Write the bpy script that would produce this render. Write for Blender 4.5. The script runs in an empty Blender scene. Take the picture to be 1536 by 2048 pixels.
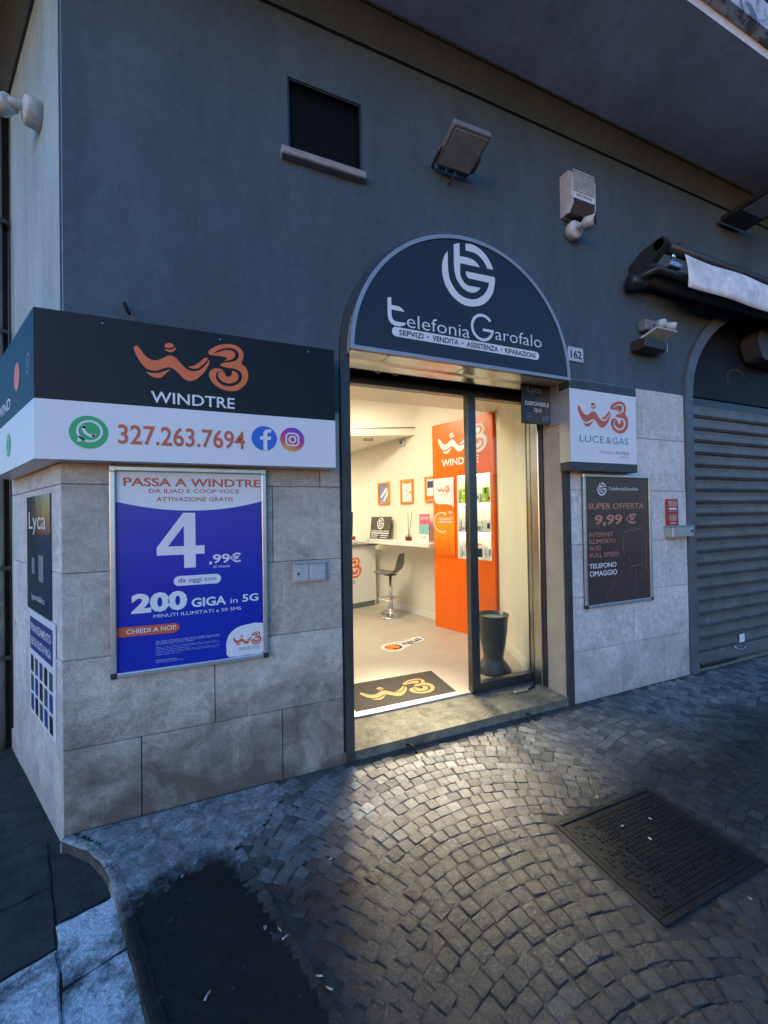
import bpy, bmesh, math, random
from mathutils import Vector, Matrix
from mathutils.geometry import tessellate_polygon
random.seed(7)
R = math.radians
sc = bpy.context.scene
col = sc.collection

# ------------------------------------------------------------------ camera, sky, sun, exposure
cam_d = bpy.data.cameras.new('camera'); cam = bpy.data.objects.new('camera', cam_d); col.objects.link(cam)
cam_d.sensor_fit = 'VERTICAL'; cam_d.sensor_height = 36.0; cam_d.lens = 36.0 * 798.06 / 2048
cam_d.clip_start = 0.05; cam_d.clip_end = 500
YAW, PITCH, ROLL = R(22.094), R(0.596), R(-0.965)
fw = Vector((math.sin(YAW)*math.cos(PITCH), math.cos(YAW)*math.cos(PITCH), math.sin(PITCH)))
r0 = Vector((math.cos(YAW), -math.sin(YAW), 0)); u0 = r0.cross(fw)
rr = r0*math.cos(ROLL) + u0*math.sin(ROLL); uu = -r0*math.sin(ROLL) + u0*math.cos(ROLL)
CAMP = Vector((0, -2.3, 1.4576))
mw = Matrix((rr, uu, -fw)).transposed().to_4x4(); mw.translation = CAMP
cam.matrix_world = mw
sc.camera = cam
sc.render.engine = 'CYCLES'
sc.cycles.use_denoising = True
sc.cycles.max_bounces = 8; sc.cycles.diffuse_bounces = 5; sc.cycles.glossy_bounces = 4
sc.cycles.transparent_max_bounces = 12
sc.cycles.caustics_reflective = False; sc.cycles.caustics_refractive = False
sc.cycles.sample_clamp_indirect = 6.0
SUN_EL, SUN_AZ = R(2.0), R(225)
world = bpy.data.worlds.new('World'); sc.world = world; world.use_nodes = True
wn = world.node_tree; bg = wn.nodes['Background']
sky = wn.nodes.new('ShaderNodeTexSky'); sky.sky_type = 'NISHITA'; sky.sun_disc = False
sky.sun_elevation = SUN_EL; sky.sun_rotation = SUN_AZ; sky.air_density = 1.0; sky.dust_density = 0.4; sky.ozone_density = 4.5
wn.links.new(sky.outputs[0], bg.inputs[0]); bg.inputs[1].default_value = 0.15
sun_d = bpy.data.lights.new('sun', 'SUN'); sun_d.energy = 0.10; sun_d.angle = R(70); sun_d.color = (0.45, 0.68, 1.0)
sun = bpy.data.objects.new('sun', sun_d); col.objects.link(sun)
sun.rotation_euler = Vector((0.75, 0.5, -0.75)).to_track_quat('-Z', 'Y').to_euler()
sun.location = (-6, -6, 8)
sc.view_settings.view_transform = 'Standard'; sc.view_settings.look = 'None'
sc.view_settings.gamma = 1.0; sc.view_settings.use_curve_mapping = False
sc.view_settings.exposure = 3.0
LAMP = 0.62   # shop lamp strength

SPOTK = 1150
# ------------------------------------------------------------------ materials
MATS = {}
def M(name, c, rough=0.5, metal=0.0, var=0.12, vs=6.0, bump=0.0, bs=60.0, spec=0.5, rnd=0.0, emit=None, es=0.0):
    if name in MATS: return MATS[name]
    m = bpy.data.materials.new(name); m.use_nodes = True; nt = m.node_tree; n = nt.nodes; L = nt.links
    b = n['Principled BSDF']
    b.inputs['Roughness'].default_value = rough; b.inputs['Metallic'].default_value = metal
    b.inputs['Specular IOR Level'].default_value = spec
    geo = n.new('ShaderNodeNewGeometry')
    if var > 0:
        nz = n.new('ShaderNodeTexNoise'); nz.inputs['Scale'].default_value = vs; nz.inputs['Detail'].default_value = 5
        nz.inputs['Roughness'].default_value = 0.6
        L.new(geo.outputs['Position'], nz.inputs['Vector'])
        mr = n.new('ShaderNodeMapRange'); mr.inputs[1].default_value = 0.25; mr.inputs[2].default_value = 0.75
        mr.inputs[3].default_value = 1 - var; mr.inputs[4].default_value = 1 + var
        L.new(nz.outputs['Fac'], mr.inputs[0])
        val = mr.outputs[0]
        if rnd > 0:
            oi = n.new('ShaderNodeObjectInfo'); m2 = n.new('ShaderNodeMapRange')
            m2.inputs[3].default_value = 1 - rnd; m2.inputs[4].default_value = 1 + rnd
            L.new(oi.outputs['Random'], m2.inputs[0])
            mu = n.new('ShaderNodeMath'); mu.operation = 'MULTIPLY'
            L.new(val, mu.inputs[0]); L.new(m2.outputs[0], mu.inputs[1]); val = mu.outputs[0]
        mx = n.new('ShaderNodeMix'); mx.data_type = 'RGBA'; mx.blend_type = 'MULTIPLY'; mx.inputs[0].default_value = 1
        mx.inputs[6].default_value = (*c, 1)
        L.new(val, mx.inputs[7]); L.new(mx.outputs[2], b.inputs['Base Color'])
    else:
        b.inputs['Base Color'].default_value = (*c, 1)
    if bump > 0:
        nb = n.new('ShaderNodeTexNoise'); nb.inputs['Scale'].default_value = bs; nb.inputs['Detail'].default_value = 6
        L.new(geo.outputs['Position'], nb.inputs['Vector'])
        bp = n.new('ShaderNodeBump'); bp.inputs['Strength'].default_value = bump; bp.inputs['Distance'].default_value = 0.01
        L.new(nb.outputs['Fac'], bp.inputs['Height']); L.new(bp.outputs[0], b.inputs['Normal'])
    if emit:
        b.inputs['Emission Color'].default_value = (*emit, 1); b.inputs['Emission Strength'].default_value = es
    MATS[name] = m
    return m

def nodes_of(name):
    m = bpy.data.materials.new(name); m.use_nodes = True; MATS[name] = m
    return m, m.node_tree.nodes, m.node_tree.links, m.node_tree.nodes['Principled BSDF']
def noise(n, L, vec, scale, detail=6, rough=0.6, dist=0.0):
    t = n.new('ShaderNodeTexNoise'); t.inputs['Scale'].default_value = scale; t.inputs['Detail'].default_value = detail
    t.inputs['Roughness'].default_value = rough; t.inputs['Distortion'].default_value = dist
    L.new(vec, t.inputs['Vector']); return t.outputs['Fac']
def ramp(n, L, fac, stops):
    r = n.new('ShaderNodeValToRGB'); e = r.color_ramp.elements
    while len(e) < len(stops): e.new(0.5)
    for k, (p, c) in enumerate(stops):
        e[k].position = p; e[k].color = (*c, 1) if len(c) == 3 else c
    L.new(fac, r.inputs[0]); return r.outputs[0]
def maprange(n, L, v, a, b, c, d):
    r = n.new('ShaderNodeMapRange'); L.new(v, r.inputs[0])
    for i, q in enumerate((a, b, c, d)): r.inputs[1+i].default_value = q
    return r.outputs[0]
def math_(n, L, op, a, b):
    r = n.new('ShaderNodeMath'); r.operation = op
    for i, q in enumerate((a, b)):
        if isinstance(q, (int, float)): r.inputs[i].default_value = q
        else: L.new(q, r.inputs[i])
    return r.outputs[0]
def mix(n, L, fac, a, b, mode='MIX'):
    r = n.new('ShaderNodeMix'); r.data_type = 'RGBA'; r.blend_type = mode
    for i, q in ((0, fac), (6, a), (7, b)):
        if isinstance(q, (int, float)): r.inputs[i].default_value = q
        elif isinstance(q, tuple): r.inputs[i].default_value = (*q, 1)
        else: L.new(q, r.inputs[i])
    return r.outputs[2]
def bumpn(n, L, b, h, strength, dist=0.01):
    p = n.new('ShaderNodeBump'); p.inputs['Strength'].default_value = strength; p.inputs['Distance'].default_value = dist
    L.new(h, p.inputs['Height']); L.new(p.outputs[0], b.inputs['Normal'])

def mat_plaster(name, base):
    m, n, L, b = nodes_of(name)
    g = n.new('ShaderNodeNewGeometry'); pos = g.outputs['Position']
    mp = n.new('ShaderNodeMapping'); mp.inputs['Scale'].default_value = (1, 1, 0.35); L.new(pos, mp.inputs[0])
    big = maprange(n, L, noise(n, L, mp.outputs[0], 1.6, 9, .66), .3, .7, .76, 1.2)
    m3 = n.new('ShaderNodeMapping'); m3.inputs['Scale'].default_value = (9, 9, .55); L.new(pos, m3.inputs[0])
    big = math_(n, L, 'MULTIPLY', big, maprange(n, L, noise(n, L, m3.outputs[0], 1, 6, .6), .5, .78, 1.0, .88))
    big = math_(n, L, 'MULTIPLY', big, maprange(n, L, noise(n, L, pos, 18, 6, .7), .3, .7, .9, 1.1))
    fine = maprange(n, L, noise(n, L, pos, 190, 3, .7), .3, .7, .72, 1.28)
    f = math_(n, L, 'MULTIPLY', big, fine)
    L.new(mix(n, L, 1.0, base, f, 'MULTIPLY'), b.inputs['Base Color'])
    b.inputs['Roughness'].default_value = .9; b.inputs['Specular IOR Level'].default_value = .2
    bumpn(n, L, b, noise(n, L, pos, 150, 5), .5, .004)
    return m
def mat_slab(name, c1, c2, stain, base_dirt=.85):
    m, n, L, b = nodes_of(name)
    g = n.new('ShaderNodeNewGeometry'); oi = n.new('ShaderNodeObjectInfo')
    va = n.new('ShaderNodeVectorMath'); va.operation = 'ADD'; L.new(g.outputs['Position'], va.inputs[0])
    sc_ = n.new('ShaderNodeVectorMath'); sc_.operation = 'SCALE'; sc_.inputs[3].default_value = 7
    cx = n.new('ShaderNodeCombineXYZ'); L.new(oi.outputs['Random'], cx.inputs[0]); L.new(oi.outputs['Random'], cx.inputs[2])
    L.new(cx.outputs[0], sc_.inputs[0]); L.new(sc_.outputs[0], va.inputs[1]); pos = va.outputs[0]; wp = g.outputs['Position']
    base = ramp(n, L, noise(n, L, pos, 3.2, 10, .7, .5), [(.3, c1), (.7, c2)])
    base = mix(n, L, 1.0, base, maprange(n, L, oi.outputs['Random'], 0, 1, .88, 1.08), 'MULTIPLY')
    base = mix(n, L, 1.0, base, maprange(n, L, noise(n, L, wp, 24, 6, .7), .3, .7, .78, 1.2), 'MULTIPLY')
    base = mix(n, L, 1.0, base, maprange(n, L, noise(n, L, wp, 210, 3, .6), .32, .68, .74, 1.24), 'MULTIPLY')
    # dark veins and clouds in the stone
    vein = n.new('ShaderNodeMath'); vein.operation = 'ABSOLUTE'
    L.new(math_(n, L, 'SUBTRACT', noise(n, L, pos, 5.5, 8, .7, 1.5), .5), vein.inputs[0])
    base = mix(n, L, maprange(n, L, math_(n, L, 'ADD', vein.outputs[0], math_(n, L, 'MULTIPLY', noise(n, L, pos, 2.0, 3), .16)), .06, .10, .36, 0), base, stain)
    blot = maprange(n, L, noise(n, L, pos, 2.6, 10, .74, .7), .56, .72, 0, .62)
    base = mix(n, L, blot, base, stain)
    speck = maprange(n, L, noise(n, L, wp, 70, 3, .7), .62, .70, 0, .5)
    base = mix(n, L, speck, base, stain)
    mp = n.new('ShaderNodeMapping'); mp.inputs['Scale'].default_value = (26, 26, 1.6); L.new(wp, mp.inputs[0])
    drip = math_(n, L, 'MULTIPLY', maprange(n, L, noise(n, L, mp.outputs[0], 1, 5, .6), .6, .70, 0, .55), maprange(n, L, noise(n, L, wp, 2.5, 3), .45, .6, 0, 1))
    base = mix(n, L, drip, base, (c2[0]*1.2, c2[1]*1.15, c2[2]*1.1))
    # splash dirt with an uneven cloudy edge near the pavement
    sx = n.new('ShaderNodeSeparateXYZ'); L.new(wp, sx.inputs[0])
    hz = math_(n, L, 'ADD', sx.outputs[2], math_(n, L, 'MULTIPLY', math_(n, L, 'SUBTRACT', noise(n, L, wp, 3.6, 10, .7, .4), .5), 1.9))
    dirt = maprange(n, L, hz, .0, .72, base_dirt, 0)
    base = mix(n, L, dirt, base, (stain[0]*.85, stain[1]*.8, stain[2]*.75))
    L.new(base, b.inputs['Base Color'])
    b.inputs['Roughness'].default_value = .75; b.inputs['Specular IOR Level'].default_value = .25
    bumpn(n, L, b, math_(n, L, 'ADD', noise(n, L, wp, 130, 6, .7), noise(n, L, wp, 30, 5, .6)), .5, .004)
    return m
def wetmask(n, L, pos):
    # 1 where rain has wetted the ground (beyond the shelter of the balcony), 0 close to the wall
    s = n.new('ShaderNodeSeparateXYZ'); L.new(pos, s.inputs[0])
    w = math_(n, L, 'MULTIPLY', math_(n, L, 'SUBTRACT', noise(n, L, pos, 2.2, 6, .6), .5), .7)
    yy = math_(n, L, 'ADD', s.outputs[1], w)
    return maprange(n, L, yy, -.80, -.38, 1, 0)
def mat_cobble(name):
    m, n, L, b = nodes_of(name)
    g = n.new('ShaderNodeNewGeometry'); oi = n.new('ShaderNodeObjectInfo'); pos = g.outputs['Position']
    rnd = math_(n, L, 'FRACT', math_(n, L, 'ADD', g.outputs['Random Per Island'], oi.outputs['Random']), 0)
    base = ramp(n, L, rnd, [(0, (.08, .078, .076)), (.3, (.165, .16, .154)), (.65, (.24, .233, .222)), (.85, (.17, .14, .12)), (.93, (.12, .118, .116)), (1, (.35, .34, .32))])
    mott = math_(n, L, 'MULTIPLY', maprange(n, L, noise(n, L, pos, 38, 7, .7), .3, .7, .62, 1.38), maprange(n, L, noise(n, L, pos, 260, 3, .6), .3, .7, .7, 1.3))
    base = mix(n, L, 1.0, base, mott, 'MULTIPLY')
    dirt = maprange(n, L, noise(n, L, pos, 7, 6, .65), .5, .68, 0, .6)
    base = mix(n, L, dirt, base, (.075, .068, .055))
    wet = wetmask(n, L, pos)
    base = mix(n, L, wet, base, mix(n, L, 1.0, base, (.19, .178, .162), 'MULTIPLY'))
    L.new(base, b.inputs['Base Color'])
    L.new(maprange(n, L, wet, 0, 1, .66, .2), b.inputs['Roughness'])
    b.inputs['Specular IOR Level'].default_value = .6
    h = math_(n, L, 'ADD', noise(n, L, pos, 85, 9, .78, .2), math_(n, L, 'MULTIPLY', noise(n, L, pos, 30, 6, .7), .9))
    bumpn(n, L, b, h, .9, .0065)
    return m
def mat_ground(name, c1, c2, rough_dry, rough_wet, wetk, bstr, bscale, spec=.4):
    m, n, L, b = nodes_of(name)
    g = n.new('ShaderNodeNewGeometry'); pos = g.outputs['Position']
    base = ramp(n, L, noise(n, L, pos, 9, 9, .7, .4), [(.32, c1), (.68, c2)])
    gr = maprange(n, L, noise(n, L, pos, 120, 4, .7), .3, .7, .72, 1.3)
    base = mix(n, L, 1.0, base, gr, 'MULTIPLY')
    if wetk < 1:
        wet = wetmask(n, L, pos)
        base = mix(n, L, wet, base, mix(n, L, 1.0, base, (wetk, wetk, wetk), 'MULTIPLY'))
        L.new(maprange(n, L, wet, 0, 1, rough_dry, rough_wet), b.inputs['Roughness'])
    else: b.inputs['Roughness'].default_value = rough_dry
    L.new(base, b.inputs['Base Color'])
    b.inputs['Specular IOR Level'].default_value = spec
    bumpn(n, L, b, noise(n, L, pos, bscale, 8, .72), bstr, .01)
    return m
def mat_glass(name):
    m, n, L, b = nodes_of(name); n.remove(b)
    t = n.new('ShaderNodeBsdfTransparent'); t.inputs[0].default_value = (.93, .96, .93, 1)
    gl = n.new('ShaderNodeBsdfGlossy'); gl.inputs['Roughness'].default_value = .01
    lw = n.new('ShaderNodeLayerWeight'); lw.inputs[0].default_value = .5
    p5 = math_(n, L, 'POWER', lw.outputs['Facing'], 5); fr = n.new('ShaderNodeMath'); fr.operation = 'MULTIPLY_ADD'
    L.new(p5, fr.inputs[0]); fr.inputs[1].default_value = .9; fr.inputs[2].default_value = .045
    ms = n.new('ShaderNodeMixShader'); L.new(fr.outputs[0], ms.inputs[0]); L.new(t.outputs[0], ms.inputs[1]); L.new(gl.outputs[0], ms.inputs[2])
    L.new(ms.outputs[0], n['Material Output'].inputs[0]); return m
def mat_gradient(name, stops, axis, a, b_, rough=.4):
    m, n, L, b = nodes_of(name)
    g = n.new('ShaderNodeNewGeometry'); d = n.new('ShaderNodeVectorMath'); d.operation = 'DOT_PRODUCT'
    L.new(g.outputs['Position'], d.inputs[0]); d.inputs[1].default_value = axis
    L.new(ramp(n, L, maprange(n, L, d.outputs['Value'], a, b_, 0, 1), stops), b.inputs['Base Color'])
    b.inputs['Roughness'].default_value = rough; return m

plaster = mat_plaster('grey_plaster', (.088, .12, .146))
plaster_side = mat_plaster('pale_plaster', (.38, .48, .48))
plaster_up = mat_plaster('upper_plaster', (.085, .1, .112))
slab_m = mat_slab('travertine', (.42, .375, .32), (.68, .61, .525), (.12, .102, .088), .92)
slab_r = mat_slab('travertine_lit', (.60, .57, .53), (.80, .765, .71), (.24, .215, .195), .55)  # less stained copy; brighter, warmer light right of the door put into its tone
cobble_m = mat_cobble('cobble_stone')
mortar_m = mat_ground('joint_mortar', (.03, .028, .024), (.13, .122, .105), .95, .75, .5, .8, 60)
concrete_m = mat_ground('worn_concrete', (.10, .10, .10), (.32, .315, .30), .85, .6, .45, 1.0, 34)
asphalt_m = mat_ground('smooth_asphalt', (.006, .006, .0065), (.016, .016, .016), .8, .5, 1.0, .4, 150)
basalt_m, n, L, b = nodes_of('basalt_slab')
g = n.new('ShaderNodeNewGeometry'); pos = g.outputs['Position']
mp = n.new('ShaderNodeMapping'); mp.inputs['Scale'].default_value = (1.15, .85, 1); mp.inputs['Rotation'].default_value = (0, 0, .5); L.new(pos, mp.inputs[0])
bs = ramp(n, L, noise(n, L, mp.outputs[0], 8, 10, .74, .3), [(.33, (.015, .016, .018)), (.42, (.28, .29, .30)), (.56, (.82, .84, .86))])  # light stone, tone raised further for the street light falling on it
bs = mix(n, L, 1.0, bs, maprange(n, L, noise(n, L, pos, 110, 5, .75), .3, .7, .5, 1.35), 'MULTIPLY')
L.new(bs, b.inputs['Base Color']); b.inputs['Roughness'].default_value = .85; b.inputs['Specular IOR Level'].default_value = .2
bumpn(n, L, b, math_(n, L, 'ADD', noise(n, L, mp.outputs[0], 16, 9, .72, .2), noise(n, L, pos, 70, 5, .7)), 1.0, .012)
street_m = mat_ground('street_dirt', (.02, .02, .02), (.06, .058, .055), .9, .7, 1.0, .9, 50)
kerb_m = mat_ground('kerb_granite', (.008, .008, .008), (.07, .07, .069), .9, .8, .5, 1.0, 40, .2)
iron_m = M('cast_iron', (.010, .0095, .009), .62, 0, .6, 20, .4, 120, .3)
black_metal = M('black_painted_metal', (.055, .056, .058), .42, .2, .25, 9, .05, 200)
dark_metal = M('grey_anodised_metal', (.12, .12, .12), .32, .85, .15, 12, .04, 300)
brushed = M('brushed_steel', (.55, .54, .52), .28, 1.0, .12, 30)
chrome = M('chrome', (.8, .8, .8), .08, 1.0, 0)
alu = M('satin_aluminium', (.6, .61, .62), .35, .8, .1, 20)
sign_black = M('sign_black_film', (.006, .007, .009), .42, 0, .2, 3, .03, 30, .28)
sign_white = M('sign_white_film', (.78, .79, .8), .35, 0, .04, 4)
print_orange = M('print_orange', (.80, .16, .03), .4, 0, .06, 8)
print_brick = M('print_brick_red', (.62, .12, .05), .4, 0, .06, 8)
print_blue = M('print_blue', (.010, .028, .40), .28, 0, .12, 5, .06, 14)
print_white = M('print_white', (.8, .81, .82), .35, 0, .04, 6)
print_dark = M('print_dark', (.02, .02, .022), .4, 0, .1, 6)
print_brown = M('print_charcoal_brown', (.075, .05, .044), .3, 0, .2, 4, .06, 12)
print_grey = M('print_grey', (.25, .25, .28), .4, 0, .05, 6)
print_peach = M('print_peach', (.62, .24, .16), .4, 0, .08, 8)
wa_green = M('print_green', (.02, .42, .12), .35, 0, .04, 8)
fb_blue = M('print_facebook_blue', (.03, .13, .62), .35, 0, .04, 8)
teal = M('print_teal', (.03, .28, .33), .4, 0, .04, 8)
sky_blue = M('print_sky_blue', (.07, .3, .55), .4, 0, .04, 8)
faint = M('print_faint_line', (.24, .14, .13), .4, 0, .1, 8)
white_plastic = M('aged_white_plastic', (.56, .57, .56), .5, 0, .25, 25, .05, 60)
grey_plastic = M('grey_plastic', (.2, .2, .2), .45, 0, .25, 25, .08, 60)
dark_plastic = M('dark_plastic', (.03, .03, .032), .4, 0, .25, 20)
lens_m = M('lens_glass', (.01, .01, .012), .08, 0, 0)
brown_lens = M('smoked_brown_lens', (.06, .025, .02), .25, 0, .2, 20)
lamp_glass = M('dusty_lamp_glass', (.5, .52, .5), .3, 0, .25, 14, .05, 60)
wall_cream = M('cream_wall_paint', (.78, .74, .64), .75, 0, .05, 3, .08, 90, .3)
ceil_m = M('ceiling_paint', (.8, .77, .7), .8, 0, .04, 3, 0, 0, .3)
floor_m = M('resin_floor', (.46, .41, .335), .42, 0, .1, 3.5, .05, 40)
white_lam = M('white_laminate', (.8, .79, .75), .3, 0, .03, 4)
orange_lam = M('orange_laminate', (.9, .15, .004), .3, 0, .03, 4)
orange_frame = M('orange_frame', (.9, .27, .03), .35, 0, .05, 8)
grey_top = M('grey_worktop', (.2, .2, .19), .4, 0, .1, 8)
mat_fibre = M('mat_fibre', (.055, .045, .036), .95, 0, .3, 60, .6, 300)
mat_yellow = M('mat_yellow', (.5, .32, .12), .9, 0, .15, 60, .4, 300)
stool_grey = M('stool_grey', (.16, .155, .145), .5, 0, .1, 20)
bin_grey = M('bin_charcoal', (.055, .055, .053), .32, 0, .15, 12)
litter_m = M('dirty_paper', (.34, .34, .33), .8, 0, .3, 60)
paper = M('paper', (.75, .75, .73), .6, 0, .08, 20)
product_white = M('product_white', (.75, .76, .74), .35, 0, .05, 30)
product_green = M('product_green', (.36, .6, .02), .4, 0, .05, 30)
pink = M('print_pink', (.75, .12, .2), .45, 0, .05, 20)
red_label = M('print_red_label', (.4, .025, .03), .35, 0, .25, 20)
amber = M('amber_oil', (.2, .03, .015), .15, 0, 0)
step_m = mat_ground('threshold_marble', (.10, .092, .072), (.25, .23, .184), .9, .5, 1.0, .3, 60, .12)
metal_shutter = M('galvanised_slat', (.15, .155, .155), .5, .3, .3, 7, .08, 60)
canvas = M('dirty_canvas', (.78, .8, .82), .85, 0, .3, 9, .25, 80)
brick_dark = M('dark_masonry', (.05, .042, .04), .9, 0, .35, 4, .6, 30)
pipe_m = M('painted_pipe', (.35, .34, .32), .5, .2, .3, 9, .1, 60)
butt_white = M('cigarette_paper', (.5, .48, .44), .8, 0, .15, 80)
butt_tan = M('cigarette_filter', (.5, .28, .1), .8, 0, .15, 80)
led = M('led_strip', (1, 1, 1), .5, 0, 0, emit=(1.0, .98, .78), es=LAMP*3.2)
led_panel = M('led_panel', (1, 1, 1), .5, 0, 0, emit=(1.0, .90, .66), es=LAMP*9.6)
glass = mat_glass('clear_glass')

# ------------------------------------------------------------------ mesh helpers
OFF = {}
def off(par):
    return OFF.get(par.name, Vector((0, 0, 0))) if par else Vector((0, 0, 0))
def link(o, par, origin=None):
    col.objects.link(o)
    if par:
        o.parent = par; OFF[o.name] = off(par)
    return o
def mk(name, verts, faces, mat, par=None, smooth=False, origin=None):
    o3 = off(par) if par else (Vector(origin) if origin is not None else Vector((0, 0, 0)))
    me = bpy.data.meshes.new(name)
    me.from_pydata([tuple(Vector(v) - o3) for v in verts], [], faces)
    if smooth: me.polygons.foreach_set('use_smooth', [True]*len(me.polygons))
    me.materials.append(mat); me.update()
    o = bpy.data.objects.new(name, me)
    link(o, par)
    if not par: o.location = o3; OFF[o.name] = o3
    return o
def mkbm(name, bm, mat, par=None, smooth=False, origin=None):
    bm.verts.ensure_lookup_table()
    bmesh.ops.recalc_face_normals(bm, faces=bm.faces)
    v = [x.co.copy() for x in bm.verts]; idx = {x: i for i, x in enumerate(bm.verts)}
    f = [[idx[q] for q in fc.verts] for fc in bm.faces]
    bm.free()
    return mk(name, v, f, mat, par, smooth, origin)
def thing(name, loc, label, cat, group=None):
    o = bpy.data.objects.new(name, None); o.empty_display_size = .05
    col.objects.link(o); o.location = loc; OFF[o.name] = Vector(loc)
    return tag(o, label, cat, group)
def tag(o, label, cat, group=None):
    o['label'] = label; o['category'] = cat
    if group: o['group'] = group
    return o
def struct(o, label=None):
    o['kind'] = 'structure'
    if label: o['label'] = label
    return o

class Fr:
    def __init__(s, o, u, v=(0, 0, 1)):
        s.o = Vector(o); s.u = Vector(u).normalized(); s.v = Vector(v).normalized(); s.n = s.u.cross(s.v)
    def __call__(s, a, b, h=0.0): return s.o + s.u*a + s.v*b + s.n*h
def front(y): return Fr((0, y, 0), (1, 0, 0))
F0 = front(0.0)

def bm_box(bm, F, a0, a1, b0, b1, h0, h1, bevel=0.0, seg=1):
    vs = [bm.verts.new(F(a, b, h)) for h in (h0, h1) for b in (b0, b1) for a in (a0, a1)]
    fs = [bm.faces.new([vs[i] for i in q]) for q in ((0, 1, 3, 2), (4, 6, 7, 5), (0, 4, 5, 1), (2, 3, 7, 6), (0, 2, 6, 4), (1, 5, 7, 3))]
    if bevel > 0:
        ed = list({e for f in fs for e in f.edges})
        bmesh.ops.bevel(bm, geom=ed, offset=bevel, segments=seg, affect='EDGES', profile=.5)
def fbox(name, F, a0, a1, b0, b1, h0, h1, mat, par=None, bevel=0.0, seg=1, origin=None):
    bm = bmesh.new(); bm_box(bm, F, a0, a1, b0, b1, h0, h1, bevel, seg)
    return mkbm(name, bm, mat, par, False, origin)
def wbox(name, x0, x1, y0, y1, z0, z1, mat, par=None, bevel=0.0, seg=1, origin=None):
    return fbox(name, F0, x0, x1, z0, z1, -y1, -y0, mat, par, bevel, seg, origin)
def bm_prism(bm, F, loop, h0, h1):
    """closed 2-D loop in frame F extruded from h0 to h1"""
    k = len(loop)
    tris = tessellate_polygon([[Vector((a, b, 0)) for a, b in loop]])
    lo = [bm.verts.new(F(a, b, h0)) for a, b in loop]; hi = [bm.verts.new(F(a, b, h1)) for a, b in loop]
    for t in tris:
        try:
            bm.faces.new([lo[i] for i in t]); bm.faces.new([hi[i] for i in t])
        except ValueError: pass
    for i in range(k):
        j = (i+1) % k
        bm.faces.new((lo[i], lo[j], hi[j], hi[i]))
def prism(name, F, loop, h0, h1, mat, par=None, origin=None):
    bm = bmesh.new(); bm_prism(bm, F, loop, h0, h1)
    return mkbm(name, bm, mat, par, False, origin)
PLAN = Fr((0, 0, 0), (1, 0, 0), (0, 1, 0))      # a=x, b=y, h=z
def plan(name, loop, z0, z1, mat, par=None, origin=None): return prism(name, PLAN, loop, z0, z1, mat, par, origin)
def flat(name, F, loops, h, mat, par):
    """flat print: every loop filled on its own, all in one mesh"""
    v, f = [], []
    for lp in loops:
        b = len(v); v += [F(a, q, h) for a, q in lp]
        for t in tessellate_polygon([[Vector((a, q, 0)) for a, q in lp]]):
            p = [Vector(lp[i]) for i in t]
            cr = (p[1]-p[0]).cross(p[2]-p[0]) if len(p[0]) == 2 else 0
            f.append([b+i for i in (t if cr > 0 else t[::-1])])
    return mk(name, v, f, mat, par)
def tube(bm, pts, r, seg=10, cap=True):
    pts = [Vector(p) for p in pts]; rings = []
    rs = r if isinstance(r, (list, tuple)) else [r]*len(pts)
    for i, p in enumerate(pts):
        d = (pts[min(i+1, len(pts)-1)] - pts[max(i-1, 0)]).normalized()
        a = d.cross(Vector((0, 0, 1)))
        if a.length < .05: a = d.cross(Vector((1, 0, 0)))
        a.normalize(); b = d.cross(a)
        rings.append([bm.verts.new(p + (a*math.cos(t) + b*math.sin(t))*rs[i]) for t in [2*math.pi*k/seg for k in range(seg)]])
    for r1, r2 in zip(rings, rings[1:]):
        for k in range(seg): bm.faces.new((r1[k], r1[(k+1) % seg], r2[(k+1) % seg], r2[k]))
    if cap: bm.faces.new(rings[0][::-1]); bm.faces.new(rings[-1])
def otube(name, pts, r, mat, par=None, seg=10, origin=None, smooth=True):
    bm = bmesh.new(); tube(bm, pts, r, seg); return mkbm(name, bm, mat, par, smooth, origin)
def lathe(name, c, prof, mat, par=None, seg=32, axis=(0, 0, 1), origin=None, smooth=True):
    ax = Vector(axis).normalized(); a = ax.orthogonal().normalized(); b = ax.cross(a); c = Vector(c)
    bm = bmesh.new(); rings = []
    for r, h in prof:
        rings.append([bm.verts.new(c + ax*h + (a*math.cos(2*math.pi*k/seg) + b*math.sin(2*math.pi*k/seg))*max(r, 1e-4)) for k in range(seg)])
    for r1, r2 in zip(rings, rings[1:]):
        for k in range(seg): bm.faces.new((r1[k], r1[(k+1) % seg], r2[(k+1) % seg], r2[k]))
    bm.faces.new(rings[0][::-1]); bm.faces.new(rings[-1])
    return mkbm(name, bm, mat, par, smooth, origin)
def smooth_loop(lp, k=4):
    out = []; n = len(lp)
    for i in range(n):
        p0, p1, p2, p3 = (Vector(lp[(i+q-1) % n]) for q in range(4))
        for s in range(k):
            t = s/k
            q = .5*((2*p1) + (p2-p0)*t + (2*p0-5*p1+4*p2-p3)*t*t + (3*p1-p0-3*p2+p3)*t**3)
            out.append((q.x, q.y))
    return out
def circ(cx, cy, r, k=40, a0=0, a1=2*math.pi):
    full = abs(a1-a0-2*math.pi) < 1e-6
    return [(cx+r*math.cos(a0+(a1-a0)*i/(k if full else k-1)), cy+r*math.sin(a0+(a1-a0)*i/(k if full else k-1))) for i in range(k)]
def rrect(x0, x1, y0, y1, r, k=6):
    o = []
    for cx, cy, a in ((x1-r, y1-r, 0), (x0+r, y1-r, 90), (x0+r, y0+r, 180), (x1-r, y0+r, 270)):
        o += [(cx+r*math.cos(R(a+90*i/k)), cy+r*math.sin(R(a+90*i/k))) for i in range(k+1)]
    return o
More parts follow.
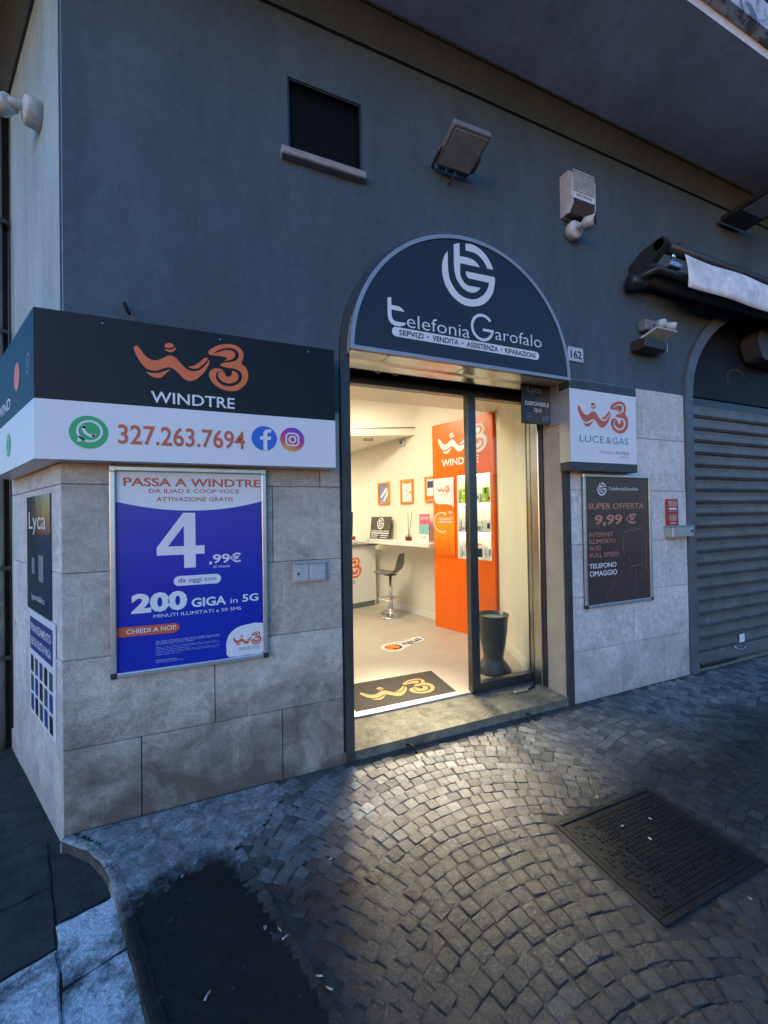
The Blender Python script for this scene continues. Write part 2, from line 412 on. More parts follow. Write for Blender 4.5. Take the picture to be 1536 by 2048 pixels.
def ribbon(pts, w, closed=False):
    """stroke outline quads for an open or closed polyline"""
    P = [Vector(p) for p in pts]; n = len(P); L_, R_ = [], []
    for i in range(n):
        a = P[(i-1) % n] if (closed or i > 0) else P[i]; b = P[(i+1) % n] if (closed or i < n-1) else P[i]
        d = (b-a).normalized(); q = Vector((-d.y, d.x))*w/2
        L_.append(tuple(P[i]+q)); R_.append(tuple(P[i]-q))
    out = []
    for i in range(n if closed else n-1):
        j = (i+1) % n; out.append([R_[i], R_[j], L_[j], L_[i]])
    return out
def rect(x0, x1, y0, y1): return [(x0, y0), (x1, y0), (x1, y1), (x0, y1)]

FC = {}
def glyphs(s, weight):
    key = (s, weight)
    if key not in FC:
        cu = bpy.data.curves.new('t', 'FONT'); cu.body = s; cu.size = 1; cu.resolution_u = 3; cu.offset = weight
        ob = bpy.data.objects.new('t', cu); col.objects.link(ob)
        dg = bpy.context.evaluated_depsgraph_get(); me = ob.evaluated_get(dg).to_mesh()
        v = [(q.co.x, q.co.y) for q in me.vertices]; f = [list(p.vertices) for p in me.polygons]
        bpy.data.objects.remove(ob); bpy.data.curves.remove(cu)
        FC[key] = (v, f)
    return FC[key]
def text(F, s, x0, z, cap, par, mat, h, x1=None, weight=0.0, shear=0.0, name='lettering'):
    v, f = glyphs(s, weight)
    mx0 = min(q[0] for q in v); mx1 = max(q[0] for q in v)
    sy = cap/0.727; sx = sy if x1 is None else (x1-x0)/(mx1-mx0)
    return mk(name, [F(x0+(q[0]-mx0)*sx+shear*q[1]*sy, z+q[1]*sy, h) for q in v], f, mat, par)

W3 = [
[(0.0,.319),(.013,.337),(.035,.334),(.063,.295),(.098,.25),(.141,.226),(.184,.225),(.228,.247),(.273,.278),(.31,.285),(.347,.267),(.392,.218),(.437,.174),(.482,.159),(.529,.167),(.568,.193),(.608,.241),(.632,.282),(.64,.276),(.63,.227),(.591,.161),(.544,.104),(.497,.069),(.458,.06),(.42,.073),(.375,.114),(.338,.152),(.301,.17),(.272,.169),(.227,.147),(.176,.126),(.14,.125),(.097,.139),(.055,.187),(.027,.237),(.007,.283)],
[(.452,.2),(.498,.212),(.553,.256),(.597,.302),(.624,.304),(.62,.286),(.584,.238),(.545,.199),(.506,.185),(.475,.186)],
[(.1,.107),(.14,.101),(.183,.104),(.227,.119),(.295,.151),(.264,.114),(.226,.072),(.19,.058),(.147,.065),(.118,.084)],
[(.251,.372),(.263,.392),(.292,.404),(.318,.4),(.33,.381),(.314,.364),(.288,.355),(.262,.358)],
[(.251,.344),(.288,.338),(.322,.352),(.34,.373),(.345,.356),(.333,.333),(.31,.319),(.28,.32),(.26,.331)],
[(.633,.375),(.673,.415),(.738,.451),(.82,.472),(.894,.465),(.944,.427),(.96,.367),(.938,.292),(.975,.261),(1.0,.201),(.995,.129),(.956,.062),(.897,.016),(.83,0.0),(.757,.01),(.693,.043),(.646,.098),(.635,.149),(.655,.191),(.695,.213),(.751,.211),(.763,.2),(.719,.185),(.698,.148),(.706,.096),(.75,.058),(.815,.047),(.881,.067),(.931,.113),(.941,.176),(.916,.214),(.866,.23),(.8,.232),(.748,.242),(.74,.258),(.777,.278),(.834,.294),(.892,.322),(.914,.369),(.902,.408),(.86,.433),(.795,.428),(.721,.396),(.657,.339),(.634,.356)],
[(.664,.34),(.721,.378),(.794,.408),(.852,.407),(.878,.381),(.868,.341),(.834,.316),(.777,.295),(.807,.33),(.729,.34)],
[(.715,.154),(.735,.186),(.759,.192),(.779,.18),(.791,.146),(.82,.145),(.845,.17),(.851,.206),(.891,.193),(.909,.151),(.885,.103),(.831,.077),(.774,.082),(.73,.112)]]
TG = [
[(.11,.797),(.07,.75),(.039,.697),(.015,.63),(.002,.556),(0.0,.449),(.017,.347),(.06,.243),(.142,.132),(.2,.085),(.264,.048),(.33,.018),(.404,0.0),(.478,-.003),(.548,.006),(.662,.033),(.735,.065),(.796,.106),(.86,.165),(.907,.224),(.945,.285),(.974,.356),(.998,.48),(1.0,.572),(.432,.55),(.443,.483),(.486,.446),(.879,.456),(.874,.406),(.834,.322),(.8,.27),(.757,.224),(.665,.158),(.61,.135),(.551,.119),(.487,.114),(.423,.119),(.36,.135),(.298,.162),(.24,.21),(.191,.269),(.155,.32),(.132,.371),(.111,.487),(.106,.606)],
[(.22,.93),(.327,.98),(.327,.77),(.469,.778),(.52,.776),(.566,.769),(.61,.754),(.646,.732),(.71,.672),(.332,.656),(.329,.506),(.336,.46),(.35,.423),(.404,.359),(.44,.339),(.483,.328),(.715,.34),(.677,.291),(.61,.243),(.563,.229),(.513,.225),(.465,.23),(.425,.242),(.375,.265),(.332,.297),(.256,.397),(.227,.498),(.216,.63)],
[(.442,.998),(.547,1.012),(.6,1.006),(.652,.996),(.715,.973),(.774,.941),(.83,.899),(.88,.847),(.93,.775),(.969,.692),(.851,.684),(.828,.731),(.795,.773),(.757,.812),(.714,.844),(.66,.871),(.601,.887),(.44,.884)]]
def logo(shape, F, x0, z0, w, h, mat, par, name='logo', sm=True):
    lps = [[(x0+a*w, z0+b*w) for a, b in lp] for lp in shape]
    return flat(name, F, [smooth_loop(l) for l in lps] if sm else lps, h, mat, par)

# ================================================================== SETTING
# side wall plan: runs back and to the left from the corner
SU = Vector((.4778, -.8785, 0)); CORNER = Vector((-.70, 0, 0))
FS = Fr(CORNER - SU*1.5, SU)            # a: 0 far .. 1.5 corner
S_N = FS.n
bld = thing('corner_building', (-.70, 0, 0), 'grey plastered corner building with travertine base and overhanging upper floor', 'building')
AX, AZ, AR = 1.567, 2.43, .905           # shop doorway arch
def arch_loop(cx, cz, rx, rz, x0, x1, zb, k=28):
    return [(x0, zb), (x1, zb), (x1, cz)] + [(cx+rx*math.cos(math.pi*i/k), cz+rz*math.sin(math.pi*i/k)) for i in range(1, k)] + [(x0, cz)]
door_hole = arch_loop(AX, AZ, AR, AR, AX-AR, AX+AR, 0.0)
SX0, SXC, SRX, SRZ, SZ = 3.97, 5.32, 1.35, .95, 2.5
shut_hole = arch_loop(SXC, SZ, SRX, SRZ, SX0, 2*SXC-SX0, 0.0)
win_hole = rect(.379, .833, 3.57, 4.02)
def wall_holes(name, F, outer, holes, h_front, h_back, mat, par):
    loops = [outer]+holes; v, f = [], []
    fl = [q for l in loops for q in l]
    tr = tessellate_polygon([[Vector((a, b, 0)) for a, b in l] for l in loops])
    n = len(fl); v = [F(a, b, h_front) for a, b in fl] + [F(a, b, h_back) for a, b in fl]
    for t in tr:
        p = [Vector(fl[i]) for i in t]; t = list(t) if (p[1]-p[0]).cross(p[2]-p[0]) > 0 else list(t)[::-1]
        f.append(t); f.append([i+n for i in t][::-1])
    b = 0
    for l in loops:
        for i in range(len(l)):
            j = (i+1) % len(l); f.append([b+i, b+j, b+j+n, b+i+n])
        b += len(l)
    return mk(name, v, f, mat, par)
outer = [(-.70, -.3), (9.5, -.3), (9.5, 4.5), (-.70, 4.5)]
# holes touching the ground are lowered slightly inside the outer loop
dh = [(a, b if b > 0 else -.02) for a, b in door_hole]; sh = [(a, b if b > 0 else -.02) for a, b in shut_hole]
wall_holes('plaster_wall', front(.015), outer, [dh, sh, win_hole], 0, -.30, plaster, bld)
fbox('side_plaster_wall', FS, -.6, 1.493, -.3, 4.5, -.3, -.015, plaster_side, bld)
# stone cladding, slab by slab
ZR = [0, .385, .803, 1.212, 1.635, 2.08, 2.5]
def slab(F, a0, a1, r, mat, ztop=None, zb=None):
    g = .0018
    fbox('stone_slab', F, a0+g, a1-g, (ZR[r] if zb is None else zb)+g*.6, (ZR[r+1] if ztop is None else ztop)-g, -.03, random.uniform(-.0015, .0015), mat, bld, .0025)
JX = {0: [-.383, .300], 1: [-.045], 2: [.13], 3: [-.20, .262], 4: [-.10, .533]}
for r in range(5):
    xs = [-.70]+JX[r]+[.655]
    for a, b in zip(xs, xs[1:]): slab(F0, a, b, r, slab_m, zb=-.25 if r == 0 else None)
JR = {0: [3.00, 3.531], 1: [3.163], 2: [2.85, 3.56], 3: [3.20], 4: [3.511], 5: [3.10]}
for r in range(6):
    xs = [2.478]+JR[r]+[3.862]
    for a, b in zip(xs, xs[1:]): slab(F0, a, b, r, slab_r, zb=-.25 if r == 0 else None)
JS = {0: [.55], 1: [.9], 2: [.4, 1.05], 3: [.75], 4: [1.0]}
for r in range(5):
    xs = [.18]+JS[r]+[1.497]
    for a, b in zip(xs, xs[1:]): slab(FS, a, b, r, slab_r, zb=-.25 if r == 0 else None)
for a, b in ((6.75, 7.6), (7.6, 8.5), (8.5, 9.5)):
    for r in range(6): slab(F0, a, b, r, slab_r, zb=-.25 if r == 0 else None)
# overhanging upper storey (its underside is the strip above the wall)
OH = .09
oc = CORNER + Vector((-(OH - OH*.4778)/.8785, -OH, 0))
far = oc - SU*1.40
plan('upper_storey', [(oc.x, oc.y), (9.6, -OH), (9.6, 3.0), (far.x+.6, 3.0), (far.x, far.y)], 4.932, 9.5, plaster_up, bld)
cv = [(CORNER.x, CORNER.y), (9.6, 0), (9.6, 0.2), (-.3, 0.2), (CORNER.x-SU.x*1.4+.4, CORNER.y-SU.y*1.4+.2), (CORNER.x-SU.x*1.4, CORNER.y-SU.y*1.4)]
co = [(oc.x, oc.y), (9.6, -OH), (9.6, 0.2), (-.3, 0.2), (far.x+.4, far.y+.2), (far.x, far.y)]
v = [(a, b, 4.405) for a, b in cv] + [(a, b, 4.543) for a, b in co]
n_ = len(cv)
mk('cove_moulding', v, [[i, (i+1) % n_, n_+(i+1) % n_, n_+i] for i in range(n_)] + [list(range(n_))[::-1], list(range(n_, 2*n_))], plaster, bld)
wbox('cove_lip', -.72, 9.5, -OH-.008, -OH+.02, 4.536, 4.552, plaster, bld)
wbox('cornice_joint', -.68, 9.4, -.005, .016, 4.392, 4.404, plaster_up, bld)
peel, pn, pL, pb = nodes_of('peeling_paint')
pg = pn.new('ShaderNodeNewGeometry')
pL.new(ramp(pn, pL, noise(pn, pL, pg.outputs['Position'], 7, 7, .6, .8), [(.44, (.14, .16, .19)), (.52, (.55, .58, .62))]), pb.inputs['Base Color'])
soffit_m = mat_plaster('soffit_bounce_tone', (.80, .86, .92))  # pale tone stands in for light bounced up from facades opposite
BO = .80
bc = CORNER + Vector((-(BO - BO*.4778)/.8785, -BO, 0)); bf_ = bc - SU*2.2
def ring(d, ext=1.9):
    c = CORNER + Vector((-(d - d*.4778)/.8785, -d, 0)); e = c - SU*ext
    return [(c.x, c.y), (9.6, -d), (9.6, .3), (-.2, .3), (e.x+.5, e.y+.25), (e.x, e.y)]
plan('balcony_soffit', ring(BO), 4.553, 4.62, soffit_m, bld)
plan('balcony_slab', ring(BO+.065), 4.6205, 4.80, peel, bld)
plan('balcony_top', ring(BO+.02), 4.801, 4.90, plaster_up, bld)
plan('balcony_coping', ring(BO+.09), 4.901, 4.93, M('coping_stone', (.5, .52, .54), .7, 0, .2, 9), bld)
# small high vent window
wx0, wx1, wz0, wz1 = .379, .833, 3.57, 4.02
win = wbox('vent_window', wx0, wx1, .07, .10, wz0, wz1, M('dark_void', (.008, .008, .008), .6, 0, .2, 9), bld)
bm = bmesh.new()
for i in range(30):
    x = wx0+.012+i*(wx1-wx0-.024)/29; bm_box(bm, F0, x-.0025, x+.0025, wz0, wz1, -.048, -.04)
mkbm('grille', bm, M('black_mesh', (.008, .008, .009), .8, 0, .2, 20, 0, 0, .1), win)
for a, b, c, d in ((wx0, wx1, wz1-.012, wz1), (wx0, wx0+.012, wz0, wz1-.012), (wx1-.012, wx1, wz0, wz1-.012)):
    wbox('window_frame', a, b, .02, .06, c, d, dark_metal, win)
wbox('sill', .335, .845, -.035, .03, 3.522, 3.568, M('sill_stone', (.34, .31, .31), .7, 0, .25, 14, .3, 60), win, .006)

# neighbouring dark building beyond the side wall, with its downpipe
nb = thing('neighbouring_building', FS(-.2, 0, 0), 'dark masonry building adjoining the pale side wall at the left edge', 'building')
fbox('wall', FS, -6.0, .10, -.3, 9.0, -.6, .16, brick_dark, nb)
for z in (0.45, 1.0, 1.6, 2.2, 2.8, 3.4, 4.0):
    fbox('stone_course', FS, -6.0, .095, z-.25, z+.22, .16, .172, brick_dark, nb, .01)
pp = thing('drain_pipe', FS(.15, 0, .05), 'weathered rainwater downpipe running up beside the pale side wall', 'pipe')
otube('pipe', [FS(.15, -.1, .06), FS(.15, 4.42, .06)], .034, pipe_m, pp, 14)
for z in (.55, 1.15, 1.95, 2.75, 3.5):
    fbox('clamp', FS, .108, .192, z-.014, z+.014, .001, .102, dark_metal, pp, .004)
otube('cable', [FS(.26, 0.1, .008), FS(.27, 1.5, .009), FS(.255, 2.6, .009), FS(.27, 3.4, .008)], .006, dark_plastic, pp, 6)

# ------------------------------------------------------------------ ground
KERB = [(-.70, -.035), (-.63, -.10), (-.555, -.17), (-.48, -.28), (-.41, -.42), (-.34, -.60), (-.27, -.79), (-.205, -.97), (-.12, -1.25), (0.0, -1.65), (.15, -2.2), (.4, -3.2)]
ground = struct(mk('ground', [(-60, -60, -.32), (60, -60, -.32), (60, 60, -.32), (-60, 60, -.32)], [(0, 1, 2, 3)], street_m))
street = struct(plan('street', [(-9, -9), (.9, -9), (.42, -3.2)] + [(a+.01, b) for a, b in KERB[::-1]] + [(-.68, .05), (-3.4, 5.2), (-9, 5.2)], -.25, -.058, street_m))
pav_loop = [(a, b) for a, b in KERB] + [(.4, -9), (14, -9), (14, .012), (-.69, .012)]
pav = struct(plan('pavement', pav_loop, -.25, -.0034, mortar_m))
# kerb stones along the curved corner edge
def off_poly(P, d):
    o = []
    for i, p in enumerate(P):
        a = Vector(P[max(i-1, 0)]); b = Vector(P[min(i+1, len(P)-1)]); t = (b-a).normalized()
        o.append((p[0]-t.y*d, p[1]+t.x*d))
    return o
def open_smooth(P, k):
    o = []
    for i in range(len(P)-1):
        p0, p1, p2, p3 = (Vector(P[min(max(i+q-1, 0), len(P)-1)]) for q in range(4))
        for s_ in range(k):
            t = s_/k; q = .5*((2*p1)+(p2-p0)*t+(2*p0-5*p1+4*p2-p3)*t*t+(3*p1-p0-3*p2+p3)*t**3)
            o.append((q.x+random.uniform(-.004, .004), q.y+random.uniform(-.004, .004)))
    return o+[P[-1]]
KERB = open_smooth(KERB, 3)
KIN = off_poly(KERB, .05)
kerbs = []
for i, (s, e) in enumerate(((0, 9), (9, 18), (18, 24), (24, 27), (27, 30), (30, 33))):
    oa = KERB[s:e+1]; ia = KIN[s:e+1]
    c = Vector(oa[0]); lp = [tuple(q) for q in oa] + [tuple(q) for q in ia[::-1]]
    mc = (sum(q[0] for q in lp)/len(lp), sum(q[1] for q in lp)/len(lp))
    lp = [(mc[0]+(q[0]-mc[0])*.99, mc[1]+(q[1]-mc[1])*.99) for q in lp]
    lp = [lp[j] for j in range(len(lp)) if lp[j] != lp[j-1]]
    bm = bmesh.new(); bm_prism(bm, PLAN, lp, -.24, .0055+random.uniform(-.001, .001))
    top = max(v.co.z for v in bm.verts); ktop = top
    ed = [x for x in bm.edges if all(abs(v.co.z-top) < 1e-5 for v in x.verts) and len(x.link_faces) == 2 and any(abs(f.normal.z) < .5 for f in x.link_faces)]
    bmesh.ops.recalc_face_normals(bm, faces=bm.faces)
    ed = [x for x in bm.edges if all(abs(v.co.z-top) < 1e-5 for v in x.verts) and any(abs(f.normal.z) < .5 for f in x.link_faces)]
    bmesh.ops.bevel(bm, geom=ed, offset=.016, segments=3, affect='EDGES', profile=.5)
    kerbs.append(mkbm('kerb_stone', bm, kerb_m, pav))
# worn concrete by the corner, with a cracked joint, and the black asphalt patch
CON = [(-.60, -.012), (.22, -.012), (.26, -.10), (.16, -.2), (.11, -.29), (.03, -.31), (-.07, -.345), (-.15, -.36), (-.24, -.415), (-.30, -.52), (-.36, -.42), (-.44, -.27), (-.52, -.14)]
def sheet(name, loop, z, mat, par, amp=.003, n=3):
    """ground sheet with small relief: subdivided, thick downwards"""
    bm = bmesh.new(); bm_prism(bm, PLAN, loop, z-.03, z)
    tops = [e for e in bm.edges if all(abs(v.co.z-z) < 1e-6 for v in e.verts)]
    bmesh.ops.subdivide_edges(bm, edges=tops, cuts=n, use_grid_fill=True)
    for v in bm.verts:
        if abs(v.co.z-z) < 1e-6: v.co.z += random.uniform(-amp, amp)
    return mkbm(name, bm, mat, par, False)
ASP = smooth_loop([(-.335, -.52), (-.285, -.455), (-.215, -.405), (-.14, -.375), (-.065, -.38), (-.01, -.45), (.045, -.60), (.115, -.80), (.20, -1.05), (.33, -1.45), (.5, -2.2), (.22, -2.2), (.02, -1.6), (-.075, -1.25), (-.15, -.99), (-.225, -.79), (-.295, -.61)], 9)
ASP = [(a+random.uniform(-.006, .006), b+random.uniform(-.006, .006)) for a, b in ASP]
def inside(p, poly):
    c = False; n = len(poly)
    for i in range(n):
        (x1, y1), (x2, y2) = poly[i], poly[i-1]
        if (y1 > p[1]) != (y2 > p[1]) and p[0] < (x2-x1)*(p[1]-y1)/(y2-y1)+x1: c = not c
    return c
def edge_dist(p, poly):
    P = Vector(p); d = 9.0
    for i in range(len(poly)):
        a = Vector(poly[i-1]); b = Vector(poly[i]); ab = b-a; l2 = ab.length_squared
        t = max(0, min(1, (P-a).dot(ab)/l2)) if l2 > 0 else 0
        d = min(d, (P-a-ab*t).length)
    return d
ASPC = [(-.50, -.66), (-.37, -.50), (-.26, -.415), (-.15, -.38), (-.06, -.38), (.05, -.42), (.16, -.60), (.25, -.8), (.7, -2.4), (-.2, -2.4), (-.36, -.79)]
BAND = [tuple(q) for q in KIN] + [ASP[q] for q in range(len(ASP)-1, -1, -1) if ASP[q][0] < .3][:0]
apron_loop = [(-.62, -.006)] + [(a-.004, b) for a, b in KIN[2:]] + [(.55, -2.25), (.34, -1.45), (.21, -1.05), (.125, -.80), (.055, -.60), (.01, -.46), (-.01, -.40), (.06, -.335), (.14, -.29), (.19, -.2), (.27, -.10), (.22, -.006)]
G_ = .018; vid = {}; av, af, tar = [], [], []
def avert(i, j):
    if (i, j) not in vid:
        x = -.72+i*G_; y = -2.3+j*G_
        d = edge_dist((x, y), ASPC); d = -d if inside((x, y), ASPC) else d
        vid[(i, j)] = len(av)
        av.append((x, y, .0028+random.uniform(-.0012, .0012)+.0018*math.sin(x*23+y*17)*math.sin(y*31)))
        tar.append(max(0, min(1, .5-d/.20)))
    return vid[(i, j)]
for i in range(int(1.35/G_)):
    for j in range(int(2.32/G_)):
        cxy = (-.72+(i+.5)*G_, -2.3+(j+.5)*G_)
        if inside(cxy, apron_loop) or (cxy[1] < -.02 and inside((cxy[0]-.035, cxy[1]+.012), apron_loop)) or (cxy[1] < -.14 and inside((cxy[0]+.016, cxy[1]+.006), apron_loop)): af.append((avert(i, j), avert(i+1, j), avert(i+1, j+1), avert(i, j+1)))
apm, n, L, b = nodes_of('worn_tarred_concrete')
g = n.new('ShaderNodeNewGeometry'); pos = g.outputs['Position']; at = n.new('ShaderNodeAttribute'); at.attribute_name = 'tar'
con = ramp(n, L, noise(n, L, pos, 16, 9, .72, .5), [(.32, (.09, .09, .09)), (.55, (.30, .30, .29)), (.72, (.55, .55, .54))])
con = mix(n, L, 1.0, con, maprange(n, L, noise(n, L, pos, 95, 5, .75), .3, .7, .45, 1.5), 'MULTIPLY')
blk_ = ramp(n, L, noise(n, L, pos, 60, 6, .7), [(.35, (.005, .005, .006)), (.75, (.016, .016, .017))])
tm = maprange(n, L, math_(n, L, 'ADD', at.outputs['Fac'], math_(n, L, 'MULTIPLY', math_(n, L, 'SUBTRACT', noise(n, L, pos, 13, 9, .74), .5), 1.5)), .25, .85, 0, 1)
L.new(mix(n, L, tm, con, blk_), b.inputs['Base Color'])
L.new(maprange(n, L, tm, 0, 1, .85, .62), b.inputs['Roughness']); b.inputs['Specular IOR Level'].default_value = .3
bumpn(n, L, b, math_(n, L, 'ADD', noise(n, L, pos, 45, 8, .75), noise(n, L, pos, 150, 4, .7)), .9, .006)
for ko in kerbs:
    ko.data.materials.clear(); ko.data.materials.append(apm); tv = []
    for q in ko.data.vertices:
        d = edge_dist((q.co.x, q.co.y), ASPC); d = -d if inside((q.co.x, q.co.y), ASPC) else d
        tv.append(max(0, min(1, .5-d/.20)))
    ka = ko.data.attributes.new('tar', 'FLOAT', 'POINT'); ka.data.foreach_set('value', tv)
apr = mk('worn_apron', av, af, apm, pav, True)
ta = apr.data.attributes.new('tar', 'FLOAT', 'POINT'); ta.data.foreach_set('value', tar)
# big basalt slabs in the lower street by the kerb
def slab_poly(pts, z0, z1):
    bm = bmesh.new(); bm_prism(bm, PLAN, pts, z0, z1)
    bmesh.ops.recalc_face_normals(bm, faces=bm.faces)
    ed = [x for x in bm.edges if all(abs(v.co.z-z1) < 1e-5 for v in x.verts) and any(abs(f.normal.z) < .5 for f in x.link_faces)]
    bmesh.ops.bevel(bm, geom=ed, offset=.006, segments=2, affect='EDGES')
    return bm
du = Vector((.34, -.94)).normalized(); dv = Vector((.94, .34)).normalized(); so = Vector((-.62, -.22))
def inside(p, poly):
    c = False; n = len(poly)
    for i in range(n):
        (x1, y1), (x2, y2) = poly[i], poly[i-1]
        if (y1 > p[1]) != (y2 > p[1]) and p[0] < (x2-x1)*(p[1]-y1)/(y2-y1)+x1: c = not c
    return c
for j in range(6):
    a = 0.0
    base_w = .15-j*.20
    u = -.5 + (j % 2)*.17
    while u < 2.2:
        ln = random.uniform(.26, .40)
        q = [so+du*(u+.003)+dv*(base_w-.195), so+du*(u+ln-.003)+dv*(base_w-.195), so+du*(u+ln-.003)+dv*base_w, so+du*(u+.003)+dv*base_w]
        q = [w_ for i_ in range(4) for w_ in [q[i_].lerp(q[(i_+1) % 4], t_) for t_ in (0, .25, .5, .75)]]
        q = [(v.x+random.uniform(-.006, .006), v.y+random.uniform(-.006, .006)) for v in q]
        cxy = (sum(v[0] for v in q)/16, sum(v[1] for v in q)/16)
        wl = (Vector((cxy[0], cxy[1], 0))-CORNER).dot(Vector((S_N.x, S_N.y, 0)))
        if wl > .10 or cxy[1] < -.12: mkbm('paving_slab', slab_poly(q, -.2, -.046+random.uniform(-.006, .006)), basalt_m if (j < 3 and u > .08+.1*j) else street_m, street)
        u += ln
# manhole
MX0, MX1, MY0, MY1 = 1.425, 2.062, -1.352, -.842
mh = thing('manhole_cover', ((MX0+MX1)/2, (MY0+MY1)/2, 0), 'rectangular cast iron inspection cover with studded tread set in the cobbles', 'manhole cover')
for a, b, c, d in ((MX0, MX1, MY1-.022, MY1), (MX0, MX1, MY0, MY0+.022), (MX0, MX0+.022, MY0+.022, MY1-.022), (MX1-.022, MX1, MY0+.022, MY1-.022)):
    wbox('frame', a, b, c, d, -.05, .0035, iron_m, mh, .002)
wbox('plate', MX0+.028, MX1-.028, MY0+.028, MY1-.028, -.05, -.0008, iron_m, mh, .001)
bm = bmesh.new()
for i in range(25):
    for j in range(20):
        x = MX0+.055+i*(MX1-MX0-.11)/24; y = MY0+.052+j*(MY1-MY0-.104)/19
        if i < 6 and random.random() < .5: continue
        bm_box(bm, PLAN, x-.0065, x+.0065, y-.0065, y+.0065, -.0009, .0022)
tr = mkbm('tread_studs', bm, iron_m, mh); tr['kind'] = 'stuff'
for x, y in ((MX0+.1, MY0+.1), (MX1-.1, MY1-.1)):
    lathe('lifting_hole', (x, y, -.0006), [(.018, 0), (.02, .003), (.012, .003), (.012, -.002)], iron_m, mh, 14)

# cobbles in segmental arcs
def cobble_mesh(i):
    rn = random.Random(100+i); n = 12; hx = .0322*rn.uniform(.90, 1.03); hy = .0308*rn.uniform(.92, 1.03)
    lp = []
    for sx_, sy_ in ((1, 1), (-1, 1), (-1, -1), (1, -1)):
        cx_, cy_ = sx_*hx*rn.uniform(.90, 1.03), sy_*hy*rn.uniform(.93, 1.03); c_ = rn.uniform(.12, .34)
        e1 = (cx_, cy_*(1-c_)); e2 = (cx_*(1-c_), cy_); em = (cx_*(1-c_*.32), cy_*(1-c_*.32))
        lp += [e1, em, e2] if sx_*sy_ > 0 else [e2, em, e1]
    v, f = [], []
    tl = (rn.uniform(-.04, .04), rn.uniform(-.03, .03))
    def z(x, y, b): return b + tl[0]*x + tl[1]*y + rn.uniform(-.0011, .0011)
    for sc_, b in ((.99, -.03), (1.0, -.0040), (.955, .0), (.62, .0012)):
        v += [(x*sc_, y*sc_, z(x*sc_, y*sc_, b)) for x, y in lp]
    for r in range(3):
        for k in range(n): f.append((r*n+k, r*n+(k+1) % n, (r+1)*n+(k+1) % n, (r+1)*n+k))
    f.append(tuple(3*n+k for k in range(n)))
    return v, f
VAR = [cobble_mesh(i) for i in range(14)]
VM = []
for v, f in VAR:
    me = bpy.data.meshes.new('cobblestone'); me.from_pydata(v, [], f); me.materials.append(cobble_m)
    me.update(); VM.append(me)
spots = []
CW, AR_, PIT = 1.52, 1.06, .0622
for ci in range(-1, 8):
    xc = 1.08+ci*CW
    half = math.asin(CW/2/AR_)
    for row in range(-18, 90):
        yc = -AR_+.25-row*PIT + (ci % 2)*.03
        nst = 26; ph = random.uniform(-.3, .3)
        for k in range(-1, nst+1):
            t = -half+2*half*(k+.5+ph)/nst
            if abs(t) > half+.012: continue
            x = xc+AR_*math.sin(t); y = yc+AR_*math.cos(t)
            x += random.uniform(-.0035, .0035); y += random.uniform(-.0035, .0035)
            if y > -.036 or y < -3.4 or x > 9 or x < -.5: continue
            if .655 < x < 2.48 and y > -.075: continue
            if MX0-.034 < x < MX1+.034 and MY0-.034 < y < MY1+.034: continue
            if inside((x-.024, y+.012), apron_loop) or inside((x, y), apron_loop): continue
            if not inside((x-.05, y), pav_loop): continue
            kd = min((Vector((x, y))-Vector(q)).length for q in KIN) if x < .6 else 1
            if kd < .05 or inside((x, y), [tuple(q) for q in KERB]+[tuple(q) for q in KIN[::-1]]): continue
            spots.append((x, y, -t+random.uniform(-.05, .05), random.randrange(len(VAR)), random.uniform(.95, 1.05), random.uniform(-.0022, .0018)))
BR = [(.03, -.40), (.085, -.58), (.155, -.79), (.24, -1.05), (.37, -1.45), (.56, -2.2)]
keep = []
for sp in spots:
    P = Vector(sp[:2]); d = min((P-Vector(a).lerp(Vector(b), max(0, min(1, (P-Vector(a)).dot(Vector(b)-Vector(a))/(Vector(b)-Vector(a)).length_squared)))).length for a, b in zip(BR, BR[1:]))
    if d > .063: keep.append(sp)
spots = keep
for a, b in zip(BR, BR[1:]):
    a, b = Vector(a), Vector(b); ln = (b-a).length; k_ = max(1, round(ln/.078)); an = math.atan2((b-a).y, (b-a).x)
    for q in range(k_):
        p_ = a.lerp(b, (q+.5)/k_); spots.append((p_.x, p_.y, an+random.uniform(-.06, .06), random.randrange(len(VAR)), random.uniform(1.14, 1.24), random.uniform(-.001, .002)))
def seen(x, y):
    d = Vector((x, y, 0))-CAMP; zc = d.dot(fw)
    if zc < .2: return None
    px = .5+d.dot(rr)/zc*798.06/1536; py = .5-d.dot(uu)/zc*798.06/2048
    return zc if -.02 < px < 1.02 and py < 1.02 else None
vis = sorted([(seen(s[0], s[1]), i) for i, s in enumerate(spots) if seen(s[0], s[1])])
near = {i for _, i in vis[:300]}
bv, bf = [], []
for i, (x, y, a, k, s, dz) in enumerate(spots):
    if i in near:
        o = bpy.data.objects.new('cobblestone', VM[k]); o.parent = pav; col.objects.link(o)
        o.location = (x, y, dz); o.rotation_euler = (random.uniform(-.035, .035), random.uniform(-.035, .035), a); o.scale = (s*random.uniform(.93, 1.03), s*random.uniform(.95, 1.03), 1)
    elif x < 7.5 and y > -2.9:
        b = len(bv); ca, sa = math.cos(a)*s, math.sin(a)*s; v, f = VAR[k]
        bv += [(x+q[0]*ca-q[1]*sa, y+q[0]*sa+q[1]*ca, dz+q[2]) for q in v]; bf += [tuple(b+j for j in t) for t in f]
cf = mk('cobblestone_field', bv, bf, cobble_m, pav); cf['kind'] = 'stuff'

